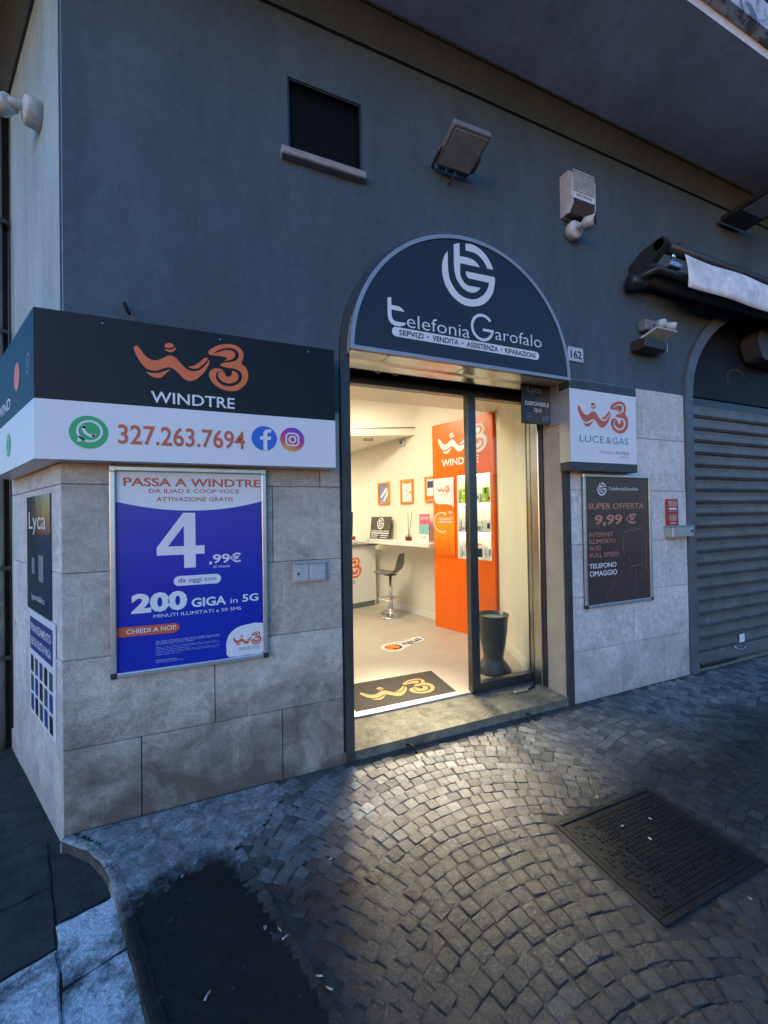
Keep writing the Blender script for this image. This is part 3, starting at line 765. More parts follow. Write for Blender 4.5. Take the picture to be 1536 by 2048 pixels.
# ================================================================== SHOP ENTRANCE
ent = thing('shop_entrance', (AX, .18, 0), 'lit shop doorway with dark metal surround, glass side pane and stone threshold', 'doorway')
XL, XR = .700, 2.395
k = 30
ring = [(AX+AR*math.cos(math.pi*i/k), AZ+AR*math.sin(math.pi*i/k)) for i in range(k+1)]
ro = AR-.055
ring_in = [(AX+ro*math.cos(math.pi*i/k), AZ+ro*math.sin(math.pi*i/k)) for i in range(k+1)]
jl = [(AX+AR-.002, 0.0)] + [(AX+(q[0]-AX)*.9985, q[1]) for q in ring] + [(AX-AR+.002, 0.0), (XL, 0.0)] + ring_in[::-1] + [(XR, 0.0)]
jl[len(jl)-1-len(ring_in)] = (AX-ro, 0.0); jl[-1] = (AX+ro, 0.0)
prism('jamb_casing', F0, jl, -.19, .012, black_metal, ent)
wbox('reveal_panel', AX+ro-.02, AX+ro+.02, .192, .228, .055, 2.42, dark_plastic, ent)
wbox('reveal_plaster', AX+ro-.012, AX+ro-.0015, .012, .188, .056, 2.40, M('reveal_paint', (.36, .32, .26), .7, 0, .15, 8, .1, 90), ent)
wbox('shutter_guide', AX+ro-.035, AX+ro+.02, .229, .315, .06, 2.42, brushed, ent, .004)
wbox('shutter_guide', .655, .712, .20, .315, .06, 2.42, black_metal, ent, .004)
# arch infill behind the sign and the roller box over the door
prism('arch_infill', F0, arch_loop(AX, AZ, ro-.002, ro-.002, AX-ro+.002, AX+ro-.002, AZ+.02), -.30, -.26, dark_plastic, ent)
prism('roller_box', Fr((0, 0, 0), (0, 1, 0)), [(.045, 2.455), (.10, 2.438), (.20, 2.438), (.30, 2.50), (.30, 2.70), (.045, 2.70)], AX-ro+.003, AX+ro-.003, brushed, ent)
wbox('top_track', .69, 2.52, .325, .395, 2.385, 2.47, dark_metal, ent, .004)
wbox('track_lip', .69, 2.40, .318, .324, 2.445, 2.453, alu, ent)
for x in (.97, 1.10):
    otube('loose_wire', [(x, .26, 2.47), (x+.03, .22, 2.43), (x+.06, .23, 2.455), (x+.07, .26, 2.48)], .004, white_plastic, ent, 6)
# glass side pane
pane = wbox('glass_pane', 1.865, 2.392, .355, .363, .14, 2.38, glass, ent)
for a, b, c, d in ((1.785, 1.862, .062, 2.384), (2.395, 2.50, .062, 2.384), (1.864, 2.393, .062, .138), (1.864, 2.393, 2.382, 2.384)):
    wbox('pane_frame', a, b, .33, .388, c, d, dark_metal, pane, .003)
wbox('pane_bead', 2.385, 2.3935, .322, .354, .14, 2.37, brushed, pane)
wbox('door_edge', .702, .720, .34, .385, .07, 2.383, alu, ent)
# threshold
prism('threshold_slab', F0, [(XL-.045, -.002), (XR+.06, -.002), (XR+.06, .054), (XL-.045, .054)], -.36, -.0005, step_m, ent)
wbox('threshold_nosing', XL-.046, XR+.062, -.012, .345, .0555, .062, step_m, ent, .002)
wbox('threshold_rail', .70, 1.786, .35, .412, .058, .074, M('white_rail', (.45, .44, .4), .4, .2, .05, 20), ent, .002)
hk = otube('pull_hook', [(2.37, .30, .068), (2.30, .24, .071), (2.22, .215, .072)], .006, iron_m, ent, 8)
wbox('floor_latch', 2.09, 2.225, .20, .235, .062, .076, brushed, ent, .004)
for nm, x, lab in (('bent_iron_rod', 1.072, 'bent iron rod sticking up by the left half of the stone threshold'), ('bent_iron_rod', 2.01, 'bent iron rod by the right end of the stone threshold')):
    tag(otube(nm, [(x+.02, -.09, -.012), (x+.015, -.06, .02), (x-.005, -.04, .036), (x-.025, -.025, .03)], [.008, .007, .007, .008], iron_m, None, 8, (x, -.06, -.012)), lab, 'iron rod', 'iron rods at the threshold')

# ================================================================== SHOP INTERIOR
ZF = .06
RW0, RW1 = Vector((2.303, 3.763, 0)), Vector((2.63, 2.425, 0))       # right wall, far to near
RU = (RW1-RW0).normalized()
rw_far = RW0-RU*2.9; rw_near = RW0+RU*2.50
FR = Fr(rw_far, RU); RL = (rw_near-rw_far).length
sw = [Vector((2.452, .39, 0)), Vector((2.452+.408*1.10, .39+1.10, 0))]
inner = [(-.33, .36), (2.452, .36), (sw[1].x, sw[1].y), (rw_far.x, rw_far.y), (-3.6, rw_far.y), (-3.6, 6.0)]
struct(plan('floor', [(-.38, .35), (2.60, .35), (3.2, 1.6), (rw_far.x+.3, rw_far.y), (-3.75, rw_far.y)], -.02, ZF, floor_m))
struct(fbox('wall_right', FR, 0, RL, .0, 3.3, -.12, 0, wall_cream))
FSW = Fr(sw[1], sw[0]-sw[1])
struct(fbox('wall_side', FSW, 0, 1.2, 0, 3.3, -.12, 0, wall_cream))
struct(wbox('wall_back', -3.78, rw_far.x+.1, rw_far.y, rw_far.y+.1, 0, 3.3, wall_cream))
lw0 = Vector((-.36, .33, 0)); lw1 = lw0-SU*7.2
struct(fbox('wall_left', Fr(lw0, lw1-lw0), 0, 7.4, 0, 3.3, -.1, 0, wall_cream))
struct(wbox('wall_front', -.40, .66, .322, .372, 0, 3.3, wall_cream))
struct(wbox('wall_header', .66, 2.47, .396, .46, 2.45, 3.3, wall_cream))
struct(plan('ceiling', [(-.40, .30), (3.2, .30), (3.2, 6.7), (-3.75, 6.7)], 3.12, 3.3, ceil_m))
struct(plan('ceiling_bulkhead', [(-.40, .462), (2.95, .462), (2.95, 1.41), (-.92, 1.41)], 2.605, 3.118, ceil_m))
bl = struct(plan('ceiling_low', [(.54, 3.49), (2.58, 2.742), (2.7, 2.74), (2.2, 6.65), (-3.7, 6.65), (-2.05, 3.5)], 2.60, 3.118, ceil_m))
bd = (Vector((2.558, 2.75, 0))-Vector((1.63, 3.09, 0))).normalized(); FBm = Fr((1.63, 3.09, 0), bd)
fbox('shadow_gap', FBm, -1.0, .985, 2.695, 2.706, -.002, .002, dark_plastic, bl)
fbox('trim_line', FBm, -1.0, .985, 2.707, 2.713, -.002, .004, brushed, bl)
for zb in (RL-.05,):
    struct(fbox('baseboard', FR, .3, RL-1.05, ZF+.001, ZF+.085, .001, .014, white_lam))
struct(fbox('baseboard', FSW, .0, 1.05, ZF+.001, ZF+.085, .001, .014, white_lam))
# ceiling lamps
for x, y, z, lab in ((1.25, 2.05, 3.119, 'square LED panel in the ceiling recess behind the door'), (.2, 2.2, 3.119, 'square LED panel at the left of the ceiling recess'), (.75, 4.35, 2.599, 'square LED panel in the low ceiling above the counter'), (-.6, 4.8, 2.599, 'square LED panel in the low ceiling at the back left')):
    t = thing('ceiling_light', (x, y, z), lab, 'ceiling light', 'LED panels in the shop ceiling')
    wbox('panel', x-.28, x+.28, y-.28, y+.28, z-.012, z-.001, led_panel, t)
    for a, b, c, d in ((x-.30, x+.30, y-.30, y-.281), (x-.30, x+.30, y+.281, y+.30), (x-.30, x-.281, y-.281, y+.281), (x+.281, x+.30, y-.281, y+.281)):
        wbox('rim', a, b, c, d, z-.02, z-.001, white_plastic, t)

# recessed spot aimed at the entrance, and an unseen one added to widen its pool
for x, y, k_, lab in ((2.02, 3.25, .78, 'recessed square spotlight in the low ceiling near the shop wall'), (2.2, 1.95, .24, 'added unseen spotlight in the high ceiling recess, spreading the light pool leftwards')):
    zc_ = 2.598 if y > 3 else 3.118
    t = thing('recessed_spotlight', (x, y, zc_), lab, 'spotlight', 'recessed spotlights aimed at the entrance')
    FZ = Fr((x, y, zc_+.0005), (.93, -.36, 0), (-.36, -.93, 0))
    for a, b, c, d in ((-.07, .07, .05, .07), (-.07, .07, -.07, -.05), (-.07, -.05, -.05, .05), (.05, .07, -.05, .05)):
        fbox('trim', FZ, a, b, c, d, 0, .008, grey_plastic, t)
    hd = Vector((x, y, zc_-.03)); aim = (Vector((1.12, -.46, 0))-hd).normalized()
    ld = bpy.data.lights.new('spot_lamp', 'SPOT'); ld.energy = LAMP*SPOTK*k_; ld.spot_size = R(22.5); ld.spot_blend = 1.0
    ld.color = (1.0, .88, .62); ld.shadow_soft_size = .45
    lo_ = bpy.data.objects.new('spot_lamp', ld); col.objects.link(lo_); lo_.parent = t
    lo_.location = hd-Vector(t.location); lo_.rotation_euler = aim.to_track_quat('-Z', 'Y').to_euler()

# orange display unit
OL, OR = Vector((2.481, 2.147, 0)), Vector((2.788, 1.334, 0))
FO = Fr(OL, OR-OL); OW = (OR-OL).length
unit = thing('display_unit', (2.66, 1.72, ZF), 'tall orange display unit with a lit white niche of boxed accessories', 'display unit')
def oa(x, y): return (Vector((x, y, 0))-OL).dot(FO.u)
N0, N1, NB, NT = .375, .835, .94, 1.93
TOPZ = 2.59
fbox('body', FO, 0, N0, ZF, TOPZ, -.10, 0, orange_lam, unit, .002)
fbox('body', FO, N0, N1, ZF, NB, -.10, 0, orange_lam, unit)
fbox('body', FO, N0, N1, NT, TOPZ, -.10, 0, orange_lam, unit)
fbox('body', FO, N1, OW, ZF, TOPZ, -.10, 0, orange_lam, unit)
fbox('niche_back', FO, N0, N1, NB, NT, -.10, -.092, white_lam, unit)
for a, b, c, d in ((N0, N1, NT-.012, NT-.0005), (N0, N1, NB+.0005, NB+.014), (N0+.0005, N0+.012, NB+.014, NT-.012), (N1-.012, N1-.0005, NB+.014, NT-.012)):
    fbox('niche_lining', FO, a, b, c, d, -.091, .003, white_lam, unit)
SHZ = [1.262, 1.60]
for z in SHZ: fbox('shelf', FO, N0+.013, N1-.013, z-.012, z, -.091, -.006, M('shelf_glass', (.6, .66, .62), .15, 0, .03, 9), unit)
for z in SHZ+[NB+.014]:
    for a_ in (.42, .52, .58, .65, .73, .79): fbox('price_tag', FO, a_-.016, a_+.016, z-.022, z-.002, -.0055, -.0045, paper, unit)
for z in (1.25-.004, 1.588-.004, NT-.016): fbox('light_strip', FO, N0+.02, N1-.02, z-.006, z-.0005, -.03, -.012, led, unit)
logo(W3, FO, .10, 2.17, .70, .004, print_white, unit)
text(FO, 'WINDTRE', .15, 2.06, .085, unit, print_white, .004, .685, .022)
# hinged promo panel on the left of the unit
pz = fbox('promo_panel', FO, .025, .335, .95, 1.915, .001, .012, mat_gradient('promo_glow', [(0, (.85, .13, .004)), (.4, (.95, .33, .01)), (.7, (.85, .14, .004)), (1, (.85, .13, .004))], (0, 0, 1), .95, 1.9), unit, .002)
flat('promo_tag', FO, [[(.025, 1.915), (.025, 1.66), (.05, 1.615), (.10, 1.595), (.24, 1.59), (.30, 1.575), (.335, 1.545), (.335, 1.915)]], .0145, print_white, pz)
logo(W3, FO, .085, 1.73, .19, .016, print_orange, pz)
text(FO, 'WINDTRE', .115, 1.70, .017, pz, print_grey, .016, .245)
flat('ring', FO, ribbon([(.145+.125*math.cos(t), 1.37+.12*math.sin(t)) for t in [R(60+240*i/24) for i in range(25)]], .012), .0145, print_white, pz)
flat('glow_star', FO, [circ(.195, 1.475, .02, 16)], .0155, M('print_pale_yellow', (.9, .75, .35), .4, 0, 0), pz)
text(FO, 'TOP QUALITY', .09, 1.40, .028, pz, print_white, .0155, .31, .03)
text(FO, 'NETWORK', .09, 1.36, .028, pz, print_white, .0155, .30, .03)
flat('small_print', FO, [rect(.24, .31, 1.478, 1.486), rect(.25, .31, 1.492, 1.50)], .0155, print_white, pz)
# boxed accessories
def prod(a0, a1, z0, z1, mat, label, face=None, fc=None, tab=None):
    t = thing('accessory_box', FO((a0+a1)/2, z0, -.05), label, 'box', 'boxed accessories in the lit niche')
    fbox('carton', FO, a0, a1, z0+.0008, z1, -.075, -.03, mat, t, .0015)
    if face: fbox('label_print', FO, a0+face[0]*(a1-a0), a0+face[1]*(a1-a0), z0+face[2]*(z1-z0), z0+face[3]*(z1-z0), -.0298, -.0288, fc, t)
    if tab: fbox('hanger_tab', FO, a0+.2*(a1-a0), a1-.2*(a1-a0), z1, z1+.02, -.032, -.0305, tab, t)
a = N0+.02
B1, B2, B3 = SHZ[1], SHZ[0], NB+.014
prod(a, a+.075, B1, B1+.085, product_green, 'green carton at the left of the top niche shelf, underneath', (.1, .4, .2, .5), print_white)
prod(a, a+.072, B1+.086, B1+.165, product_green, 'green carton stacked on another at the left of the top niche shelf', (.5, .9, .2, .5), print_white)
prod(.545, .595, B1, B1+.10, product_white, 'white boxed earphones on the top niche shelf right of the door post', (.3, .7, .4, .7), print_dark)
prod(.61, .665, B1, B1+.10, product_white, 'second white boxed earphones on the top niche shelf', (.3, .7, .4, .7), print_dark)
prod(.70, .765, B1, B1+.085, product_green, 'green carton at the right of the top niche shelf, underneath', (.15, .5, .2, .6), print_white)
prod(.705, .765, B1+.086, B1+.17, product_green, 'green carton with phone picture topmost at the right of the niche', (.5, .9, .15, .9), print_dark)
prod(.772, .818, B1, B1+.08, orange_frame, 'small orange carton at the far right of the top niche shelf', (.2, .8, .3, .7), print_dark)
prod(a+.02, a+.06, B2, B2+.15, product_white, 'slim white carton at the left of the middle niche shelf', (.2, .8, .1, .3), print_grey)
prod(a+.075, a+.11, B2, B2+.13, product_white, 'slim white carton second from the left on the middle niche shelf', (.2, .8, .5, .8), print_grey)
prod(.53, .60, B2, B2+.13, product_white, 'wide white carton on the middle niche shelf beside the door post', (.15, .85, .08, .5), print_grey)
prod(.615, .685, B2, B2+.125, product_white, 'wide white carton in the middle of the middle niche shelf', (.15, .85, .08, .5), print_grey)
prod(.70, .80, B2, B2+.135, product_white, 'white carton with a dark watch picture on the middle niche shelf', (.6, .95, .25, .7), print_dark)
prod(a+.02, a+.045, B3, B3+.12, product_white, 'narrow white carton at the left of the bottom niche shelf', (.2, .8, .2, .6), print_grey)
prod(a+.055, a+.095, B3, B3+.20, product_white, 'tall white carton with green band on the bottom niche shelf', (.1, .9, .6, .95), product_green)
prod(.60, .70, B3, B3+.15, product_white, 'white and dark carton with orange hanger on the bottom niche shelf', (.1, .9, .1, .75), print_dark, orange_frame)
prod(.77, .815, B3, B3+.12, product_white, 'grey fronted carton at the right of the bottom niche shelf', (.1, .9, .3, .9), print_grey)

# framed prints on the right wall
def ra(x, y): return (Vector((x, y, 0))-rw_far).dot(RU)
for (x0, y0, x1, y1, kind, lab) in ((2.332, 3.645, 2.403, 3.353, 0, 'orange framed blue phone advert, leftmost of the three on the shop wall'), (2.470, 3.082, 2.538, 2.803, 1, 'orange framed white price list, middle of the three on the shop wall'), (2.598, 2.56, 2.665, 2.28, 2, 'orange framed print half hidden by the orange display unit')):
    a0, a1 = ra(x0, y0), ra(x1, y1); z0, z1 = 1.635, 1.985
    t = thing('picture_frame', FR((a0+a1)/2, z0, .01), lab, 'picture frame', 'orange frames on the shop wall')
    for p_, q_, r_, s_ in ((a0, a1, z1-.03, z1), (a0, a1, z0, z0+.03), (a0, a0+.03, z0+.03, z1-.03), (a1-.03, a1, z0+.03, z1-.03)):
        fbox('frame_bar', FR, p_, q_, r_, s_, .001, .028, orange_frame, t, .003)
    pr = fbox('print', FR, a0+.0305, a1-.0305, z0+.0305, z1-.0305, .002, .010, (M('print_slate_blue', (.2, .26, .5), .35, 0, .3, 20), print_white, print_white)[kind], t)
    if kind == 0:
        flat('artwork', FR, [[(a0+.05, 1.76), (a1-.09, 1.90), (a1-.06, 1.87), (a0+.09, 1.74)], [(a0+.12, 1.70), (a1-.05, 1.86), (a1-.04, 1.80), (a0+.16, 1.68)]], .0115, print_white, pr)
        flat('caption', FR, [rect(a0+.06, a1-.10, 1.695, 1.70), rect(a0+.06, a1-.14, 1.68, 1.685)], .0115, print_white, pr)
    elif kind == 1:
        flat('header', FR, [smooth_loop([(a0+.05, 1.945), (a0+.10, 1.925), (a1-.08, 1.925), (a1-.05, 1.945)])], .0115, orange_frame, pr)
        text(FR, '19', a0+.09, 1.80, .045, pr, print_dark, .0115)
        flat('lines', FR, [rect(a0+.05, a0+.12, 1.89, 1.895), rect(a0+.05, a1-.06, 1.76, 1.764), rect(a0+.05, a1-.10, 1.74, 1.744), rect(a1-.10, a1-.05, 1.78, 1.81)], .0115, print_peach, pr)
    else:
        flat('artwork', FR, [rect(a0+.045, a1-.12, 1.83, 1.92)], .0115, M('print_navy', (.04, .04, .15), .4, 0, .1), pr)
        flat('footer', FR, [rect(a0+.0305, a1-.0305, 1.67, 1.72)], .0115, print_orange, pr)
wb = thing('wall_sensor', FR(ra(2.482, 3.03), 2.49, 0), 'small white square alarm sensor high on the shop wall', 'sensor')
a0 = ra(2.482, 3.03); fbox('housing', FR, a0-.065, a0+.065, 2.48, 2.59, .001, .035, white_plastic, wb, .008, 2)
fbox('window', FR, a0-.03, a0+.03, 2.51, 2.56, .0352, .037, grey_plastic, wb)

# wall shelf with the things on it
SA0, SA1 = ra(2.09, 3.49)-.02, ra(2.63, 2.43)+.25
shelf = tag(fbox('wall_shelf', FR, SA0, SA1, 1.05, 1.105, .001, .31, white_lam, None, .003, 1, FR((SA0+SA1)/2, 1.05, 0)), 'white floating shelf fixed to the shop wall behind the stool', 'shelf')
ZS = 1.1055
def ss(px): return px
ca0, ca1 = ra(2.2, 3.767)+.02, ra(2.326, 3.251)+.02
card = thing('counter_card', FR((ca0+ca1)/2, ZS, .1), 'dark brown standing card with the white TG emblem on the wall shelf', 'sign card')
FCd = Fr(FR(0, ZS, .105), RU, Vector((0, 0, 1))-FR.n*.12)
fbox('board', FCd, ca0, ca1, 0.0005, .345, -.012, 0, M('card_brown', (.09, .065, .05), .5, 0, .1, 6), card)
cm = (ca0+ca1)/2
logo(TG, FCd, cm-.085, .15, .18, .0015, print_white, card, 'emblem', False)
text(FCd, 'telefoniaGarofalo', ca0+.03, .112, .026, card, print_white, .0015, ca1-.03, .02)
flat('text_bar', FCd, [rect(ca0+.03, ca1-.03, .082, .098), rect(ca0+.03, cm-.03, .05, .062), rect(cm+.02, ca1-.05, .05, .062), rect(ca0+.03, cm-.06, .02, .03), rect(cm+.02, ca1-.08, .02, .03)], .0015, print_white, card)
da = ra(2.44, 2.76)
dif = thing('reed_diffuser', FR(da, ZS, .13), 'glass reed diffuser with two dark sticks on the wall shelf', 'diffuser')
dc = FR(da, ZS, .13)
lathe('jar', dc, [(.045, .001), (.05, .01), (.05, .07), (.042, .085), (.030, .09), (.030, .06)], glass, dif, 20)
lathe('oil', dc, [(.043, .004), (.046, .012), (.046, .058), (.043, .06)], amber, dif, 20)
for e in ((-.005, .39), (.085, .40)):
    otube('reed', [FR(da, ZS+.01, .13), FR(da+e[0], ZS+e[1], .13)], .004, dark_plastic, dif, 6)
lh = thing('leaflet_holder', FR(da+.30, ZS, .12), 'clear holder with pink and teal leaflets at the end of the wall shelf', 'leaflet holder')
fbox('back_leaflet', FR, da+.20, da+.40, ZS+.001, ZS+.37, .09, .096, pink, lh)
text(FR, 'SCOPRI', da+.23, ZS+.30, .035, lh, print_white, .0965, da+.38, .02)
fbox('front_leaflet', FR, da+.20, da+.40, ZS+.001, ZS+.235, .10, .106, M('print_teal_photo', (.25, .5, .52), .4, 0, .4, 30), lh)
fbox('pocket', FR, da+.195, da+.405, ZS+.001, ZS+.10, .108, .116, product_white, lh)
logo(W3, FR, da+.26, ZS+.04, .08, .1165, print_orange, lh)
for i, (pa, ph, lab) in enumerate(((ra(2.3, 3.3)+.28, .2, 'loose white paper slip lying on the wall shelf beside the card'), (ra(2.3, 3.3)+.42, .14, 'second white paper slip on the wall shelf nearer the diffuser'))):
    tag(fbox('paper_slip', Fr(FR(pa, ZS+.0006, ph), RU, FR.n), -.05, .05, -.03, .04, .0, .0015, paper, None, 0, 1, FR(pa, ZS, ph)), lab, 'paper')

# bar stool
SB = Vector((2.172, 2.856, ZF))
st = thing('bar_stool', SB, 'grey shell bar stool on a chrome column under the wall shelf', 'bar stool')
lathe('base', SB, [(.19, .001), (.192, .008), (.17, .02), (.09, .035), (.045, .05), (.036, .09), (.034, .10)], chrome, st, 36)
lathe('column', SB, [(.028, .10), (.028, .36), (.034, .365), (.034, .41), (.022, .415), (.022, .575)], chrome, st, 24)
sd = (RU*.55+Vector((.92, -.39, 0))*.8).normalized()          # direction from seat front to back
sn = Vector((-sd.y, sd.x, 0))
bm = bmesh.new()
for side in (1,):
    arc = [SB+Vector((0, 0, .24))-sd*.17*math.cos(t)+sn*.15*math.sin(t) for t in [R(-115+230*i/14) for i in range(15)]]
    tube(bm, [SB+Vector((0, 0, .25))+sd*.02]+arc+[SB+Vector((0, 0, .25))+sd*.02], .010, 8)
mkbm('foot_rest', bm, chrome, st, True)
prof = [(-.215, .622, .10), (-.19, .606, .155), (-.12, .596, .18), (-.02, .59, .185), (.06, .596, .185), (.115, .625, .18), (.145, .69, .17), (.155, .76, .155), (.165, .83, .13), (.185, .875, .085)]
v, f = [], []
for s_, z_, w_ in prof:
    for k_ in range(9):
        t = -1+2*k_/8
        v.append(SB+sd*s_+sn*(w_*t)+Vector((0, 0, z_+.018*t*t-ZF*0)))
nn = len(prof)
for i in range(nn-1):
    for k_ in range(8): f.append((i*9+k_, i*9+k_+1, (i+1)*9+k_+1, (i+1)*9+k_))
seat = mk('seat_shell', v, f, stool_grey, st, True)
md = seat.modifiers.new('thick', 'SOLIDIFY'); md.thickness = .012; md.offset = 0
md = seat.modifiers.new('sub', 'SUBSURF'); md.levels = 1; md.render_levels = 1
lathe('seat_plate', SB, [(.022, .56), (.09, .575), (.09, .583)], dark_plastic, st, 16)

# counter
CL, CR = Vector((1.753, 3.459, 0)), Vector((2.238, 3.593, 0))
FCn = Fr(CL, CR-CL); CWd = (CR-CL).length
ctr = thing('service_counter', FCn(0, ZF, -.3), 'white shop counter with grey worktop and orange printed logo', 'counter')
fbox('front_panel', FCn, -1.3, CWd-.02, ZF+.085, 1.0, -.03, 0, white_lam, ctr, .002)
fbox('side_panel', FCn, CWd-.0195, CWd, ZF+.002, 1.0, -.55, 0, white_lam, ctr, .002)
fbox('plinth', FCn, -1.28, CWd-.02, ZF+.001, ZF+.084, -.05, -.02, grey_top, ctr)
fbox('worktop', FCn, -1.32, CWd+.02, 1.001, 1.035, -.6, .03, grey_top, ctr, .003)
logo(W3, FCn, -.43, .525, .655, .002, print_orange, ctr)
text(FCn, 'WINDTRE', -.32, .44, .055, ctr, print_grey, .002, .115, .01)
mon = thing('computer_monitor', FCn(.1, 1.036, -.2), 'dark monitor back standing on the counter beside the door jamb', 'monitor')
FMn = Fr(FCn(0, 0, -.2), FCn.u, Vector((0, 0, 1))+FCn.u*.04)
fbox('screen_housing', FMn, -.35, .165, 1.16, 1.53, -.03, .0, dark_plastic, mon, .006)
fbox('stand', FMn, -.13, -.05, 1.045, 1.16, -.03, -.01, dark_plastic, mon)
fbox('foot', FMn, -.20, .02, 1.0365, 1.045, -.1, .08, dark_plastic, mon)
pos_ = thing('payment_terminal', FCn(.13, 1.036, -.06), 'small white and red card terminal on the counter', 'card terminal')
fbox('body', FCn, .06, .19, 1.0365, 1.10, -.10, -.02, product_white, pos_, .006)
fbox('display', FCn, .10, .185, 1.085, 1.155, -.10, -.085, red_label, pos_, .004)
otube('cord', [FCn(.02, 1.042, .0), FCn(.06, 1.07, .0), FCn(.1, 1.06, .005), FCn(.14, 1.04, .01)], .004, dark_plastic, pos_, 6)

# bin
BC = Vector((2.235, .66, ZF))
wbn = thing('waste_bin', BC, 'tall charcoal waste bin with flared glossy foot behind the glass pane', 'bin')
lathe('foot', BC, [(.150, .001), (.152, .012), (.147, .03), (.125, .065), (.098, .095), (.088, .115), (.086, .12)], bin_grey, wbn, 40)
lathe('body', BC, [(.084, .12), (.086, .125), (.108, .25), (.124, .37), (.134, .49), (.139, .495), (.140, .507), (.134, .507), (.122, .40), (.07, .14)], bin_grey, wbn, 40)
lathe('bag_liner', BC, [(.126, .46), (.118, .475), (.09, .468), (.05, .478), (.01, .465)], M('bin_liner', (.3, .3, .28), .3, 0, .3, 40, .6, 40), wbn, 20)

# doormat and floor sticker
mt = thing('door_mat', (1.29, .64, ZF), 'dark brown doormat with yellow logo just inside the door', 'doormat')
plan('pile', [(.872, .42), (1.69, .405), (1.715, .875), (.90, .893)], ZF+.0008, ZF+.008, mat_fibre, mt)
plan('rubber_edge', [(.866, .416), (1.70, .40), (1.725, .881), (.893, .899)], ZF+.0004, ZF+.003, dark_plastic, mt)
FMt = Fr((.98, .50, ZF), (1, -.02, 0), (.02, 1, 0))
logo(W3, FMt, .0, .0, .60, .0095, mat_yellow, mt)
stk = thing('floor_sticker', (1.85, 1.66, ZF), 'white edged orange and grey sticker on the shop floor', 'floor sticker')
FSt = Fr((1.61, 1.50, ZF), (.90, .28, 0), (-.28, .90, 0))
flat('backing', FSt, [smooth_loop([(-.03, .10), (0, .19), (.08, .23), (.16, .225), (.30, .21), (.53, .20), (.55, .12), (.50, .05), (.30, .03), (.18, .0), (.08, -.03), (0, .01)])], .0012, print_white, stk)
flat('orange_disc', FSt, [circ(.095, .10, .095, 32)], .0022, orange_frame, stk)
flat('swirl', FSt, ribbon([(.055+.02*math.sin(6*t), .03+.14*t) for t in [i/12 for i in range(13)]], .016), .0032, print_dark, stk)
flat('swirl', FSt, ribbon([(.12+.055*math.cos(t), .09+.065*math.sin(t)) for t in [R(200+210*i/14) for i in range(15)]], .028), .0034, print_dark, stk)
text(FSt, 'qui', .23, .07, .10, stk, print_dark, .0022, .51, .03)
flat('strap_line', FSt, [rect(.20, .44, .178, .196)], .0022, orange_frame, stk)

# ================================================================== SIGNS OUTSIDE
# corner fascia sign, wrapped round the corner
SP = .12
sc2 = CORNER + Vector((-(SP - SP*.4778)/.8785, -SP, 0)); sc2 = Vector((-.755, -SP, 0))
Z0, ZM, Z1 = 1.735, 2.0, 2.40
fs = thing('corner_sign', (-.1, -.06, Z0), 'black and white corner sign box with phone number wrapped round the wall edge', 'sign')
sfar = sc2 - SU*1.18
def sloop(e): return [(.597, -SP), (.597, -.002), (-.705, -.002), (CORNER.x-SU.x*1.18+S_N.x*.003, CORNER.y-SU.y*1.18+S_N.y*.003), (sfar.x, sfar.y), (sc2.x, sc2.y)]
plan('white_band', sloop(0), Z0, ZM, sign_white, fs)
plan('black_band', sloop(0), ZM+.0005, Z1, sign_black, fs)
FG = front(-SP)
logo(W3, FG, -.377, 2.108+.003, .511, .0015, print_orange, fs)
text(FG, 'WINDTRE', -.309, 2.022, .056, fs, sign_white, .0015, .067, .012)
text(FG, '327.263.7694', -.444, 1.818, .092, fs, print_brick, .0015, .114, .014)
ic = flat('whatsapp_icon', FG, [circ(-.557, 1.862, .0745)], .0015, wa_green, fs)
flat('bubble', FG, ribbon(circ(-.553, 1.866, .046, 30), .0095, True)+[[(-.602, 1.815), (-.568, 1.825), (-.594, 1.845)]], .003, sign_white, ic)
flat('handset', FG, ribbon([(-.5735+.0, 1.889), (-.577, 1.876), (-.571, 1.861), (-.558, 1.849), (-.543, 1.844), (-.532, 1.847)], .012)+[rect(-.583, -.569, 1.878, 1.892), rect(-.544, -.529, 1.841, 1.854)], .003, sign_white, ic)
ic = flat('facebook_icon', FG, [circ(.211, 1.878, .0645)], .0015, fb_blue, fs)
flat('letter_f', FG, [[(.206, 1.815), (.226, 1.815), (.226, 1.870), (.243, 1.870), (.246, 1.889), (.226, 1.889), (.226, 1.902), (.232, 1.910), (.247, 1.910), (.247, 1.926), (.228, 1.927), (.213, 1.920), (.206, 1.905), (.206, 1.889), (.190, 1.889), (.190, 1.870), (.206, 1.870)]], .003, sign_white, ic)
igm = mat_gradient('print_instagram', [(0, (.85, .42, .06)), (.3, (.75, .09, .12)), (.6, (.5, .03, .3)), (1, (.1, .06, .5))], (.35, 0, .93), .35*.357+.93*1.815, .35*.357+.93*1.945)
ic = flat('instagram_icon', FG, [circ(.357, 1.880, .0645)], .0015, igm, fs)
flat('camera_outline', FG, ribbon(rrect(.3245, .3895, 1.8475, 1.9125, .019), .0085, True)+ribbon(circ(.357, 1.880, .0165, 24), .0085, True)+[circ(.3765, 1.8995, .0042, 10)], .003, sign_white, ic)
FGs = Fr(sfar, SU)
text(FGs, 'WIND', .22, 2.06, .06, fs, sign_white, .0015, .62, .012)
ic = flat('round_mark', FGs, [circ(.55, 1.87, .062)], .0015, wa_green, fs); flat('bubble', FGs, ribbon(circ(.55, 1.872, .038, 26), .008, True), .003, sign_white, ic)
ic = flat('square_mark', FGs, ribbon(rrect(1.03, 1.10, 2.14, 2.22, .018), .009, True)+ribbon(circ(1.065, 2.18, .017, 20), .008, True), .0015, print_grey, fs)
flat('round_mark', FGs, [circ(.80, 2.18, .07)], .0015, print_orange, fs)
